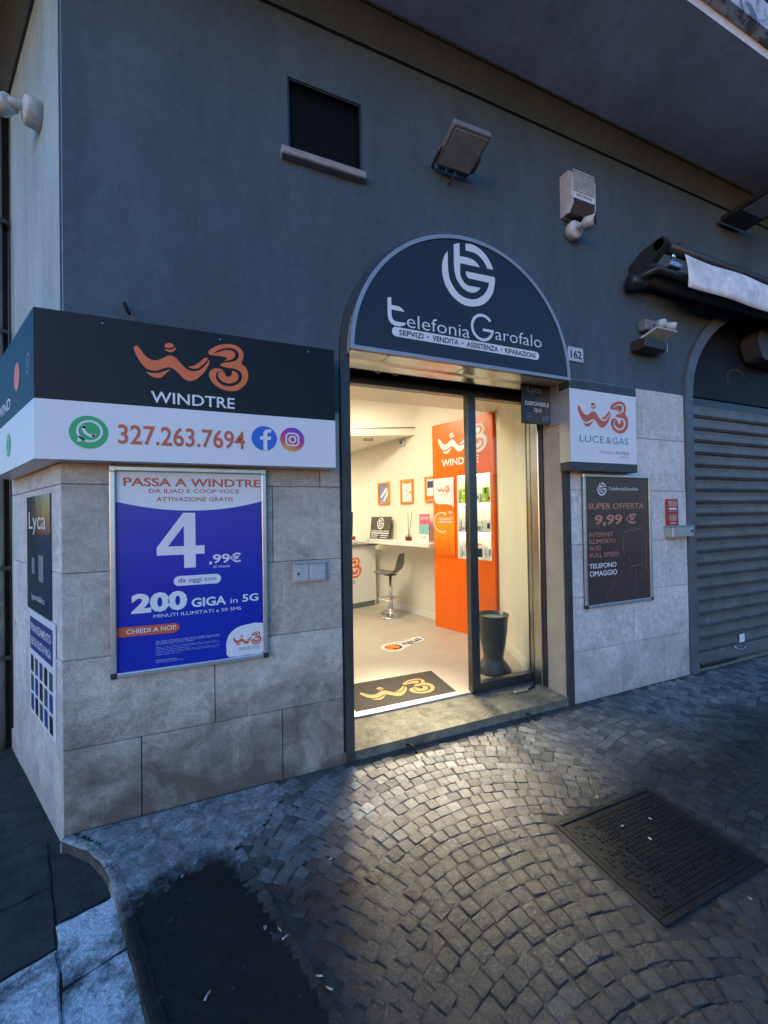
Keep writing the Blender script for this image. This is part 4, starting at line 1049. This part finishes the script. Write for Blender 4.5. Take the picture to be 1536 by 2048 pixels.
for x in (-.5, .0, .45): otube('screw', [(x, -SP, 2.37), (x, -SP-.002, 2.37)], .004, alu, fs, 8)

# arched shop sign
asg = thing('arched_sign', (1.55, -.05, 2.43), 'dark half-round shop sign with silver rim and white TG emblem over the door', 'sign')
CX, CZ, RS = 1.547, 2.435, .848
def half(r, zb, k=48): return [(CX+r*math.cos(math.pi*i/k), zb+ (CZ-zb) + r*math.sin(math.pi*i/k)) for i in range(k+1)]
body = half(RS-.006, CZ); prism('box', F0, body, -.045, .088, M('sign_box_white', (.62, .62, .62), .22, .5, .08, 8), asg)
# rim as a ring
k = 60; bm = bmesh.new()
def rimloop(r, zb): return [(CX+r*math.cos(math.pi*i/k), max(zb, CZ+r*math.sin(math.pi*i/k))) for i in range(k+1)]
lo, li = rimloop(RS, CZ), rimloop(RS-.024, CZ+.022)
for h0_, h1_ in ((.078, .105),):
    A_ = [bm.verts.new(F0(a, b, h1_)) for a, b in lo]; B_ = [bm.verts.new(F0(a, b, h1_)) for a, b in li]
    A2 = [bm.verts.new(F0(a, b, h0_)) for a, b in lo]; B2 = [bm.verts.new(F0(a, b, h1_-.006)) for a, b in li]
    n_ = len(lo)
    for i in range(n_):
        j = (i+1) % n_
        for q in ((A_[i], A_[j], B_[j], B_[i]), (A2[j], A2[i], A_[i], A_[j])[::1], (B_[i], B_[j], B2[j], B2[i])):
            try: bm.faces.new(q)
            except ValueError: pass
mkbm('rim', bm, M('rim_silver', (.36, .37, .4), .4, .4, .1, 9), asg)
prism('face', F0, [(CX+(a-CX)*.999, b+.0005) for a, b in li], .0885, .098, M('face_charcoal', (.03, .031, .036), .32, .2, .1, 3, .02, 60), asg)
FA = front(-.098)
logo(TG, FA, 1.322, 2.83, .412, .0015, sign_white, asg, 'emblem', False)
def stroke(pts, w): return ribbon(pts, w)
# big t
flat('letter_t', FA, [[(.939, 2.775), (.964, 2.783), (.964, 2.735), (1.01, 2.735), (1.034, 2.727), (1.052, 2.708), (.964, 2.708), (.964, 2.675), (.97, 2.652), (.985, 2.640), (1.062, 2.640), (1.045, 2.622), (1.02, 2.613), (.988, 2.612), (.96, 2.622), (.944, 2.642), (.939, 2.67)]], .0015, sign_white, asg)
text(FA, 'elefonia', 1.066, 2.617, .088, asg, sign_white, .0015, 1.523, -.006)
flat('letter_G', FA, ribbon([(1.625+.082*math.cos(t), 2.705+.082*math.sin(t)) for t in [R(38+302*i/40) for i in range(41)]], .019)+[[(1.628, 2.70), (1.716, 2.70), (1.716, 2.682), (1.628, 2.682)], [(1.698, 2.684), (1.716, 2.684), (1.711, 2.668), (1.694, 2.668)]], .0015, sign_white, asg)
text(FA, 'arofalo', 1.728, 2.64, .088, asg, sign_white, .0015, 2.130, -.006)
bar = flat('strap_line', FA, [rrect(.965, 2.105, 2.548, 2.606, .028)], .0015, sign_white, asg)
for s, a, b in (('SEPVIZI', 1.012, 1.178), ('VENDITA', 1.242, 1.435), ('ASSISTENZA', 1.497, 1.748), ('RIPARAZIONI', 1.805, 2.07)):
    text(FA, s, a, 2.560, .034, bar, print_dark, .003, b, .018)
flat('dot', FA, [circ(x, 2.577, .006, 12) for x in (1.21, 1.466, 1.777)], .003, print_dark, bar)
for x in (.95, 1.5, 2.1): wbox('seam', x-.003, x+.003, -.086, .04, 2.433, 2.4345, dark_metal, asg)

# house number
hn = thing('house_number', (2.565, 0, 2.64), 'pale ceramic house number tile 162 beside the arched sign', 'house number')
wbox('tile', 2.497, 2.655, .003, .0148, 2.638, 2.752, M('ceramic', (.6, .62, .62), .2, 0, .08, 20), hn, .003)
text(front(.003), '162', 2.518, 2.664, .062, hn, print_dark, .001, 2.634, .03)
flat('border', front(.003), ribbon(rect(2.504, 2.648, 2.645, 2.745), .0025, True), .001, print_grey, hn)
# square light box
lb = thing('energy_sign', (2.74, -.05, 1.77), 'square white light box with black caps above the right poster', 'sign')
wbox('panel', 2.386, 3.092, -.10, -.001, 1.838, 2.382, sign_white, lb)
wbox('cap', 2.383, 3.095, -.103, -.001, 1.772, 1.8375, black_metal, lb, .002)
wbox('cap', 2.383, 3.095, -.103, -.001, 2.3825, 2.45, black_metal, lb, .002)
wbox('edge_trim', 2.3835, 2.3858, -.1005, -.001, 1.838, 2.382, alu, lb)
FL = front(-.10)
logo(W3, FL, 2.462, 2.075, .54, .0015, print_brick, lb)
for s, a, b, m_ in (('LUCE', 2.477, 2.73, teal), ('&', 2.748, 2.807, print_grey), ('GAS', 2.82, 2.995, sky_blue)):
    text(FL, s, a, 1.990, .054, lb, m_, .0015, b, .0)
text(FL, 'Powered by', 2.68, 1.913, .02, lb, print_grey, .0015, 2.824, 0, .2)
text(FL, 'acea', 2.852, 1.911, .034, lb, print_grey, .0015, 3.0, .006)
text(FL, 'energia', 2.905, 1.886, .017, lb, print_peach, .0015, 2.995)
# sign in the doorway
ds = thing('doorway_sign', (2.25, .09, 2.14), 'small dark square sign hung from the right reveal of the doorway', 'sign')
wbox('face', 2.108, 2.384, .085, .10, 2.145, 2.452, print_dark, ds, .001)
wbox('flange', 2.3846, 2.398, .0, .10, 2.14, 2.455, alu, ds)
FD = front(.085)
text(FD, 'Lyca', 2.163, 2.383, .05, ds, print_grey, .0015, 2.296, .0)
text(FD, 'DISPONIBILE', 2.137, 2.284, .031, ds, print_white, .0015, 2.368, .008)
text(FD, 'QUI', 2.222, 2.237, .028, ds, print_white, .0015, 2.29, .008)
flat('sim_mark', FD, ribbon(rect(2.145, 2.195, 2.172, 2.224), .004, True)+[rect(2.158, 2.182, 2.194, 2.202)], .0015, print_grey, ds)
text(FD, '5G', 2.30, 2.172, .032, ds, sky_blue, .0015, 2.352, .02)
flat('waves', FD, [q for r_ in (.022, .033) for q in ribbon([(2.345+r_*math.cos(t), 2.182+r_*math.sin(t)) for t in [R(10+80*i/8) for i in range(9)]], .004)], .0015, sky_blue, ds)

# poster frames
def poster(name, x0, x1, z0, z1, mat, label, fmat):
    t = thing(name, ((x0+x1)/2, -.01, z0), label, 'poster')
    wbox('backing', x0+.004, x1-.004, -.012, -.003, z0+.004, z1-.004, mat, t)
    for a, b, c, d in ((x0, x1, z1-.026, z1), (x0, x1, z0, z0+.026), (x0, x0+.026, z0+.0262, z1-.0262), (x1-.026, x1, z0+.0262, z1-.0262)):
        wbox('frame_bar', a, b, -.028, -.0125, c, d, fmat, t, .005, 2)
    for a, c in ((x0, z0), (x1-.028, z0), (x0, z1-.028), (x1-.028, z1-.028)):
        wbox('corner_cap', a-.001, a+.029, -.0295, -.004, c-.001, c+.029, fmat if c > z0 else dark_plastic, t, .004)
    return t
P1 = poster('offer_poster', -.503, .227, .695, 1.725, print_blue, 'blue and white mobile offer poster in a silver frame left of the door', alu)
FP = front(-.012); x0, x1, zt, zb = -.476, .200, 1.698, .722
h1, h2 = .001, .002
arcp = [(x0, zt), (x0, 1.55)] + [(x0+(x1-x0)*i/20, 1.55-.047*(1-(2*i/20-1)**2)) for i in range(1, 20)] + [(x1, 1.55), (x1, zt)]
flat('white_header', FP, [arcp], h1, print_white, P1)
text(FP, 'PASSA A WINDTRE', -.446, 1.628, .042, P1, print_brick, h2, .196, .02)
text(FP, 'DA ILIAD E COOP VOCE', -.338, 1.594, .021, P1, print_brick, h2, .088, .012)
text(FP, 'ATTIVAZIONE GRATIS', -.305, 1.551, .023, P1, print_brick, h2, .055, .012)
flat('figure_four', FP, [[(-.185, 1.492), (-.129, 1.492), (-.129, 1.322), (-.087, 1.322), (-.087, 1.278), (-.129, 1.278), (-.129, 1.209), (-.183, 1.209), (-.183, 1.278), (-.306, 1.278), (-.306, 1.318)]], h1, print_white, P1)
flat('four_counter', FP, [[(-.183, 1.322), (-.183, 1.425), (-.256, 1.322)]], h2, print_blue, P1)
text(FP, ',99€', -.066, 1.226, .047, P1, print_white, h1, .092, .02)
text(FP, 'al mese', -.047, 1.200, .017, P1, print_white, h1, .036)
flat('pill', FP, [rrect(-.232, -.009, 1.119, 1.169, .0249)], h1, print_white, P1)
text(FP, 'da oggi con', -.211, 1.136, .024, P1, print_blue, h2, -.033)
text(FP, '200', -.418, 1.004, .089, P1, print_white, h1, -.171, .05)
text(FP, 'GIGA', -.151, 1.006, .045, P1, print_white, h1, .015, .03)
text(FP, 'in', .036, 1.007, .03, P1, print_white, h1, .072)
text(FP, '5G', .096, 1.010, .04, P1, print_white, h1, .179, .02)
text(FP, 'MINUTI ILLIMITATI e 50 SMS', -.323, .968, .018, P1, print_white, h1, .089)
flat('red_tag', FP, [[(x0, .890), (-.235, .884), (-.215, .892), (-.205, .908), (-.213, .926), (-.235, .933), (x0, .937)]], h1, print_brick, P1)
text(FP, 'CHIEDI A NOI!', -.439, .9015, .023, P1, print_white, h2, -.224, .015)
lines = []
rn = random.Random(3)
for i in range(9):
    zz = .848-i*.0078-(.006 if i > 2 else 0); a = -.315; e = -.02 if i % 3 != 2 else rn.uniform(-.2, -.1)
    while a < e-.01:
        w = rn.uniform(.012, .04); lines.append(rect(a, min(a+w, e), zz, zz+(.0034 if i < 3 else .0022))); a += w+.005
lines += [rect(-.315, -.22, .752, .756), rect(-.315, -.19, .743, .7455)]
flat('fine_print', FP, lines, h1, M('print_pale_blue', (.3, .34, .62), .4, 0, .05), P1)
flat('white_blob', FP, [smooth_loop([(x1, .884), (.11, .884), (.06, .870), (.027, .84), (.014, .80), (.014, .76), (.025, zb+.001), (.12, zb+.0005), (x1, zb+.0005), (x1, .80)], 2)], h1, print_white, P1)
logo(W3, FP, .046, .772, .146, h2, print_brick, P1)
text(FP, 'WINDTRE', .072, .748, .019, P1, print_grey, h2, .180)
P2 = poster('dark_offer_poster', 2.590, 3.362, .712, 1.762, print_brown, 'dark brown offer poster in a silver frame right of the door', alu)
logo(TG, FP, 2.752, 1.592, .102, h1, print_white, P2, 'emblem', False)
text(FP, 'TelefoniaGarofalo', 2.875, 1.636, .027, P2, print_white, h1, 3.222)
text(FP, 'SUPER OFFERTA', 2.648, 1.486, .047, P2, print_peach, h1, 3.285, .012, .12)
text(FP, '9,99 €', 2.712, 1.364, .078, P2, print_peach, h1, 3.185, .025, .12)
for i, (s, e) in enumerate((('INTERNET', 2.92), ('ILLIMITATO', 2.942), ('IN 5G', 2.776), ('FULL SPEED', 2.973))):
    text(FP, s, 2.653+.002*i, 1.266-.0535*i, .036, P2, print_peach, h1, e, .004)
text(FP, 'TELEFONO', 2.648, 1.020, .038, P2, print_white, h1, 2.947, .016)
text(FP, 'OMAGGIO', 2.650, .958, .042, P2, print_white, h1, 2.953, .016)
flat('phone_drawing', FP, ribbon([(3.045, 1.10), (3.03, 1.15), (3.03, 1.26), (3.05, 1.295), (3.27, 1.325), (3.292, 1.30), (3.295, 1.02), (3.28, .95)], .006)+ribbon([(3.235, 1.31), (3.25, 1.28), (3.255, 1.0)], .005)+ribbon([(3.10, 1.005), (3.24, 1.02)], .007)+ribbon([(3.17, .98), (3.17, .78)], .005)+ribbon([(3.02, .99), (2.82, .78)], .004)+ribbon([(3.21, .97), (3.27, .90)], .005)+ribbon([(3.13, .97), (3.07, .89)], .004)+ribbon([(3.09, 1.09), (3.12, 1.04)], .005)+ribbon([(3.24, 1.10), (3.22, 1.05)], .005), h1, faint, P2)

# posters on the side wall
def sa(x, y): return (Vector((x, y, 0))-FS.o).dot(SU)
A0, A1 = sa(-1.05, .643), sa(-.785, .155)
q1 = thing('side_poster', FS((A0+A1)/2, .965, 0), 'glossy dark film poster high on the pale side wall', 'poster')
glossy_dark = M('glossy_dark_film', (.05, .06, .08), .12, 0, .2, 3, .12, 6)
fbox('film', FS, A0, A1, .968, 1.600, .002, .006, glossy_dark, q1)
FQ = Fr(FS(0, 0, .006), SU)
text(FQ, 'Lyca', A0+.06, 1.42, .10, q1, print_white, .001, A1-.09)
flat('phone_mark', FQ, [rect(A0+.13, A0+.20, 1.17, 1.26)], .001, print_grey, q1)
flat('phone_mark', FQ, [rect(A0+.30, A0+.41, 1.14, 1.28)], .001, print_grey, q1)
text(FQ, 'lycamobile.it', A0+.12, 1.03, .035, q1, print_white, .001, A1-.13)
q2 = thing('finance_poster', FS((A0+A1)/2, .40, 0), 'white poster with blue heading and a grid of phones low on the side wall', 'poster')
B0, B1_ = sa(-1.03, .60), sa(-.745, .085)
fbox('sheet', FS, B0, B1_, .39, .962, .002, .005, print_white, q2)
flat('heading_block', FS, [rect(B0+.02, B1_-.05, .745, .925)], .006, M('print_navy_blue', (.04, .06, .22), .4, 0, .1, 5), q2)
text(FS, 'FINANZIAMENTO', B0+.05, .85, .045, q2, print_white, .007, B1_-.08, .015)
text(FS, 'SENZA BUSTA PAGA', B0+.05, .775, .045, q2, print_white, .007, B1_-.08, .015)
for r in range(3):
    for c in range(5):
        xx = B0+.035+c*.107; zz = .62-r*.107
        flat('phone_picture', FS, [rrect(xx, xx+.07, zz, zz+.09, .008, 3)], .006, (print_dark, M('print_dark_green', (.05, .1, .11), .4, 0, .3, 20), M('print_navy_blue', (.04, .06, .22)))[(r+c) % 3], q2)

# ================================================================== WALL FITTINGS
# letter slot
ml = thing('letter_box', (.46, -.01, 1.09), 'small pale steel letter box with a hinged flap on the stone left of the door', 'letter box')
lbm = M('satin_steel_paint', (.52, .54, .54), .4, .3, .15, 18)
wbox('frame', .366, .556, -.030, -.002, 1.092, 1.205, lbm, ml, .003)
wbox('flap', .374, .452, -.036, -.0305, 1.102, 1.196, lbm, ml, .004, 2)
wbox('door', .457, .548, -.036, -.0305, 1.102, 1.196, lbm, ml, .004, 2)
wbox('lip', .364, .558, -.046, -.0305, 1.198, 1.205, lbm, ml, .002)
lathe('lock', (.392, -.0365, 1.142), [(.007, 0), (.007, .010), (.004, .011)], dark_metal, ml, 12, (0, -1, 0))
# hook over the sign
hk = thing('wall_hook', (-.43, 0, 2.49), 'rusty iron hook in the wall above the corner sign', 'hook')
otube('hook', [(-.43, .015, 2.52), (-.43, -.03, 2.52), (-.425, -.045, 2.50), (-.415, -.045, 2.475), (-.405, -.035, 2.468)], .007, iron_m, hk, 8)
# square flood light above the sign
fl = thing('wall_floodlight', (1.45, .015, 3.8), 'square grey floodlight facing down on the wall above the arched sign', 'floodlight')
FFl = Fr((1.318, -.035, 3.752), Vector((1, 0, .03)), Vector((0.0, -.97, .20)))
fbox('housing', FFl, .0, .275, .0, .255, -.045, 0, grey_plastic, fl, .012, 2)
fbox('glass_front', FFl, .02, .255, .02, .235, .0005, .004, lamp_glass, fl)
for a in (.04, .11, .18): fbox('hinge_lug', FFl, a, a+.05, -.02, 0, -.03, -.008, dark_metal, fl)
otube('bracket', [(1.33, .012, 3.79), (1.31, -.06, 3.77), (1.31, -.14, 3.79)], .010, dark_metal, fl, 8)
otube('bracket', [(1.58, .012, 3.80), (1.605, -.06, 3.78), (1.605, -.14, 3.80)], .010, dark_metal, fl, 8)
otube('cable', [(1.45, .012, 3.70), (1.46, -.02, 3.715), (1.47, -.05, 3.745)], .006, dark_plastic, fl, 6)
# alarm siren
sr = thing('alarm_siren', (2.57, .015, 3.73), 'white louvred alarm siren box with smoked lens on the upper wall', 'alarm siren')
prism('housing', Fr((0, 0, 0), (0, 1, 0)), [(.014, 3.735), (-.06, 3.735), (-.095, 3.79), (-.095, 4.0), (-.07, 4.05), (.014, 4.06)], 2.455, 2.705, white_plastic, sr)
for i in range(9):
    z = 3.885+i*.0185; wbox('louvre', 2.47, 2.69, -.101, -.0955, z, z+.009, white_plastic, sr)
wbox('label_plate', 2.475, 2.685, -.0975, -.0955, 3.83, 3.878, print_white, sr)
text(front(-.0975), 'HILTRON', 2.50, 3.848, .02, sr, print_dark, .001, 2.66, .02)
prism('lens', Fr((0, 0, 0), (0, 1, 0)), [(-.02, 3.728), (-.075, 3.728), (-.102, 3.79), (-.102, 3.825), (-.02, 3.825)], 2.475, 2.685, brown_lens, sr)
# bullet camera under the siren
def camera(name, base, normal, look, label, s=1.0):
    t = thing(name, base, label, 'security camera', 'security cameras on the walls')
    n_ = Vector(normal).normalized(); base = Vector(base)
    lathe('mount', base, [(.065*s, .001), (.065*s, .05*s), (.055*s, .062*s), (.02*s, .068*s)], white_plastic, t, 24, n_)
    elbow = base+n_*.10*s
    otube('arm', [base+n_*.06*s, elbow, elbow+Vector(look).normalized()*.03*s], .02*s, white_plastic, t, 10)
    d = Vector(look).normalized(); c0 = elbow+d*.01*s
    lathe('barrel', c0, [(.03*s, 0), (.04*s, .01*s), (.04*s, .075*s), (.036*s, .078*s)], white_plastic, t, 20, d)
    lathe('lens', c0+d*.0785*s, [(.031*s, 0), (.031*s, .003), (.012*s, .004)], lens_m, t, 20, d)
    return t
camera('security_camera', (2.555, .014, 3.645), (0, -1, 0), (.42, -.85, -.12), 'white bullet camera on a round mount under the alarm siren', 1.05)
cp = FS(1.5-.43, 3.66, -.014)
camera('security_camera', cp, S_N, (-.5, .35, -.02), 'white bullet camera on a round grey mount on the side wall', 1.1)
# lamp and sensors by the arch of the closed shop
jb = thing('wall_lamp', (3.39, .015, 2.80), 'brown box wall lamp with tilted glass left of the closed shop', 'wall lamp')
wbox('housing', 3.20, 3.47, -.12, .013, 2.80, 2.885, M('brown_metal', (.05, .04, .035), .5, .2, .2, 12), jb, .006)
FJ = Fr((3.24, -.05, 2.90), (1, 0, .02), Vector((.25, -.75, .35)))
fbox('glass_plate', FJ, 0, .26, 0, .13, -.01, .008, lamp_glass, jb, .003)
wbox('side_box', 3.48, 3.55, -.075, .013, 2.82, 2.90, lamp_glass, jb, .006)
sn_ = thing('twin_sensor', (3.42, .014, 2.98), 'pair of grey adjustable sensors mounted above the brown wall lamp', 'sensor')
wbox('base', 3.30, 3.44, -.06, .0135, 2.985, 3.075, grey_plastic, sn_, .012, 2)
for x, dx in ((3.42, -.3), (3.52, .5)):
    lathe('sensor_head', (x, -.075, 3.035), [(.02, 0), (.032, .01), (.034, .07), (.028, .078)], white_plastic, sn_, 18, (dx, -.7, -.25))
# second flood light high at the right
f2 = thing('bar_floodlight', (4.6, 0, 4.2), 'dark framed floodlight jutting from the wall under the balcony at the right edge', 'floodlight')
FF2 = Fr((4.42, -.03, 4.20), Vector((1, 0, .02)), Vector((0, -1, .06)))
fbox('housing', FF2, 0, .40, 0, .60, -.05, 0, dark_plastic, f2, .008)
fbox('glass_front', FF2, .04, .36, .16, .58, .0005, .004, lamp_glass, f2)
otube('bracket', [(4.62, .014, 4.28), (4.62, -.10, 4.27)], .016, dark_metal, f2, 8)
for x, z, lab in ((4.0, 4.50, 'iron ring under the overhanging floor edge'),):
    rg = tag(otube('iron_ring', [(x+.022*math.cos(t), -OH-.002, z+.025+.022*math.sin(t)) for t in [2*math.pi*i/14 for i in range(15)]], .004, iron_m, None, 6, (x, -OH, z)), lab, 'ring')
# red card holder and lock box
rh = thing('card_holder', (3.65, -.01, 1.33), 'red printed card in a clear holder beside the closed shop', 'card holder')
wbox('card', 3.575, 3.725, -.018, -.002, 1.335, 1.565, red_label, rh, .002)
flat('print_bands', front(-.018), [rect(3.59, 3.71, 1.50, 1.55), rect(3.585, 3.715, 1.455, 1.462), rect(3.60, 3.70, 1.375, 1.43)], .001, M('print_dusty_pink', (.45, .25, .25), .35, 0, .4, 30), rh)
flat('print_lines', front(-.018), [rect(3.60, 3.70, 1.472, 1.488), rect(3.61, 3.69, 1.352, 1.358)], .001, print_white, rh)
lk = thing('lock_box', (3.70, -.03, 1.23), 'galvanised shutter lock box under the red card', 'lock box')
wbox('housing', 3.555, 3.842, -.075, -.002, 1.235, 1.325, M('galvanised_box', (.42, .46, .44), .45, .4, .2, 14), lk, .006)
wbox('lid', 3.548, 3.848, -.08, -.002, 1.3255, 1.334, M('galvanised_box', (.42, .46, .44)), lk, .003)
lathe('keyhole', (3.81, -.0755, 1.285), [(.012, 0), (.012, .006), (.005, .007)], dark_metal, lk, 12, (0, -1, 0))

# ================================================================== CLOSED SHOP WITH ROLLER SHUTTER
rsx0, rsx1 = SX0-.004, 2*SXC-SX0+.004
rs = thing('roller_shutter', (4.9, .06, 0), 'closed corrugated metal roller shutter of the next shop', 'shutter')
PITCH_ = .116
prof = [(0, -.014), (.004, .008), (.010, .010), (.014, -.008), (.020, .008), (.028, .010), (.034, -.004), (.074, -.006), (.106, -.002), (.1155, -.014)]
v, f = [], []
for x in (rsx0-.05, rsx1+.05):
    v += [(x, -h, z) for z, h in prof]
m_ = len(prof)
for i in range(m_-1): f.append((i, m_+i, m_+i+1, i+1))
v2 = [(x, .006-h+.0, z) for x in (rsx0-.05, rsx1+.05) for z, h in prof]
sme = bpy.data.meshes.new('slat'); sme.from_pydata(v, [], f); sme.materials.append(metal_shutter)
sme.polygons.foreach_set('use_smooth', [False]*len(f)); sme.update()
for i in range(20):
    o = bpy.data.objects.new('slat', sme); o.parent = rs; col.objects.link(o); o.location = (-4.9, 0, .135+i*PITCH_)
wbox('bottom_bar', rsx0-.04, rsx1+.04, .045, .085, .02, .134, metal_shutter, rs, .006)
otube('pull_handle', [(4.60, .045, .145), (4.61, .02, .115), (4.68, .012, .10), (4.76, .02, .115), (4.77, .045, .145)], .006, brushed, rs, 8)
wbox('paper_label', 4.715, 4.80, .048, .0495, .152, .232, paper, rs)
otube('floor_bar', [(4.03, .03, .075), (4.05, .01, .03), (4.35, .0, .03), (4.55, .0, .035)], .010, iron_m, rs, 8)
def arch_trim(w0, w1): pass
kk = 30
def aloop(d): return [(SX0-d, 0.0), (SX0-d, SZ)] + [(SXC+(SRX+d)*math.cos(math.pi*(1-i/kk)), SZ+(SRZ+d)*math.sin(math.pi*(1-i/kk))) for i in range(1, kk)] + [(2*SXC-SX0+d, SZ), (2*SXC-SX0+d, 0.0)]
o_, i_ = aloop(.105), aloop(.002)
prism('arch_trim', F0, o_+i_[::-1], -.013, .018, M('trim_grey', (.12, .13, .15), .55, .2, .25, 6, .2, 60), rs)
wbox('roller_box', rsx0-.02, rsx1+.02, .10, .30, 2.40, 2.54, dark_plastic, rs, .006)
prism('dark_fascia', F0, [(a, max(b, 2.56)) for a, b in aloop(.0)[1:-1]], -.14, -.12, M('dark_glass_fascia', (.012, .013, .017), .6, 0, .3, 3, 0, 0, .2), rs)
wbox('void_back', rsx0-.3, rsx1+.3, .32, .36, 0, 3.5, dark_plastic, rs)
flat('faded_mark', front(.12), ribbon([(4.92+.16*math.cos(t), 2.80+.10*math.sin(t)) for t in [R(20+200*i/14) for i in range(15)]], .012), .001, M('faded_red', (.09, .03, .045), .5, 0, .4, 12), rs)
wbox('sill_step', rsx0, rsx1, .0, .25, -.02, .018, step_m, rs, .004)
rl = thing('rolled_blind_box', (5.35, .05, 2.96), 'dark rounded lamp housing hanging inside the arch of the closed shop', 'lamp housing')
prism('housing', F0, smooth_loop([(4.96, 3.17), (5.0, 3.05), (5.08, 2.97), (5.4, 2.955), (5.7, 2.97), (5.78, 3.2), (5.6, 3.33), (5.1, 3.30)], 3), -.10, .05, M('dull_dark_plastic', (.05, .05, .055), .6, 0, .25, 12), rl)

# awning
aw = thing('folded_awning', (4.6, .0, 3.3), 'rolled up awning with black arm and dirty white valance over the closed shop', 'awning')
otube('front_tube', [(3.2, -.24, 3.555), (7.2, -.24, 3.555)], .042, dark_plastic, aw, 16)
otube('roller', [(3.28, -.09, 3.415), (7.15, -.09, 3.415)], .075, dark_plastic, aw, 18)
# valance cloth: slightly wavy hanging sheet
v, f = [], []
nx, nz = 60, 6
for j in range(nz+1):
    for i in range(nx+1):
        x = 3.475+3.6*i/nx; t = j/nz
        v.append((x+.012*t, -.262-.03*math.sin(t*2.2)+.006*math.sin(x*7+t*2), 3.540-.285*t-.0015*math.sin(x*3)))
for j in range(nz):
    for i in range(nx):
        f.append((j*(nx+1)+i, (j+1)*(nx+1)+i, (j+1)*(nx+1)+i+1, j*(nx+1)+i+1))
vl = mk('valance', v, f, canvas, aw, True); md = vl.modifiers.new('thick', 'SOLIDIFY'); md.thickness = .003
prism('end_bracket', Fr((0, 0, 0), (0, 1, 0)), [(.013, 3.315), (.013, 3.515), (-.10, 3.585), (-.27, 3.605), (-.30, 3.535), (-.18, 3.455), (-.10, 3.315)], 3.20, 3.27, dark_plastic, aw)
prism('end_bracket', Fr((0, 0, 0), (0, 1, 0)), [(.013, 3.315), (.013, 3.515), (-.10, 3.585), (-.27, 3.605), (-.30, 3.535), (-.18, 3.455), (-.10, 3.315)], 7.16, 7.23, dark_plastic, aw)
otube('folding_arm', [(3.14, -.05, 3.355), (3.24, -.20, 3.395), (3.505, -.22, 3.375), (4.6, -.20, 3.355)], .028, dark_plastic, aw, 12)
lathe('arm_joint', (3.10, -.06, 3.335), [(.03, 0), (.055, .01), (.055, .09), (.03, .10)], dark_plastic, aw, 18, (1, -.2, .1))
lathe('crank_eye', (3.30, -.275, 3.455), [(.006, 0), (.02, .004), (.02, .02), (.008, .024)], chrome, aw, 14, (0, -1, 0))
wbox('arm_cover', 3.315, 3.470, -.255, -.20, 3.415, 3.455, alu, aw, .004)
otube('end_clip', [(3.455, -.24, 3.595), (3.455, -.24, 3.625), (3.475, -.25, 3.630)], .008, dark_plastic, aw, 8)

# ================================================================== LITTER
def bit(name, x, y, lab, cat, kind, rot):
    F = Fr((x, y, .004), (math.cos(rot), math.sin(rot), 0), (-math.sin(rot), math.cos(rot), 0))
    q_ = random.uniform(.6, .95)
    if kind == 'butt':
        t = thing(name, (x, y, .004), lab, cat, 'cigarette butts on the pavement')
        a, b, c = F(-.014*q_, 0, .003), F(.003, .001, .0032), F(.012, -.001*q_, .003)
        otube('paper', [a, b], .0034*q_, butt_white, t, 8); otube('filter', [b, c], .0035*q_, butt_tan, t, 8)
    else:
        lp = [(.008*math.cos(q)*random.uniform(.6, 1.3), .006*math.sin(q)*random.uniform(.6, 1.3)) for q in [2*math.pi*i/7 for i in range(7)]]
        bm = bmesh.new(); bm_prism(bm, F, lp, 0, .0015)
        for vv in bm.verts: vv.co.z += random.uniform(0, .004)
        tag(mkbm(name, bm, litter_m, None, False, (x, y, .004)), lab, cat, 'scraps of paper on the pavement')
for i, (x, y, lab) in enumerate(((.172, -.834, 'cigarette butt on the joint beside the black asphalt, upper of a pair'), (.185, -.868, 'cigarette butt on the joint beside the black asphalt, lower of a pair'), (.290, -1.075, 'cigarette butt on the cobbles low in the middle of the photo'), (.27, -1.03, 'cigarette butt lying just above the lowest one on the cobbles'), (1.10, -.125, 'cigarette butt below the left bent iron rod'), (1.66, -.30, 'cigarette butt on the lit cobbles in front of the threshold'), (-.058, -.947, 'pale butt alone in the middle of the black asphalt'), (1.50, -.815, 'cigarette butt by the near left corner of the iron cover'), (1.75, -.80, 'cigarette butt along the upper frame edge of the iron cover'))):
    bit('cigarette_butt', x, y, lab, 'cigarette butt', 'butt', random.uniform(0, 3))
for i, (x, y, lab) in enumerate(((.124, -.806, 'round white scrap left of the butts beside the asphalt'), (1.744, -1.079, 'white scrap in the middle of the iron cover'), (1.70, -.98, 'pale scrap on the upper part of the iron cover'), (1.86, -1.0, 'pale scrap on the right part of the iron cover'), (1.812, -1.409, 'white scrap below the right corner of the iron cover'), (-.123, -.412, 'white scrap at the tip of the black asphalt'), (-.167, -.462, 'second white scrap near the tip of the black asphalt'), (.41, -.62, 'white scrap on the dark cobbles right of the asphalt'), (.48, -.13, 'white fleck on the blue lit cobbles by the stone wall'), (2.9, -.33, 'white fleck on the cobbles below the dark poster'))):
    bit('paper_scrap', x, y, lab, 'paper scrap', 'scrap', random.uniform(0, 3))
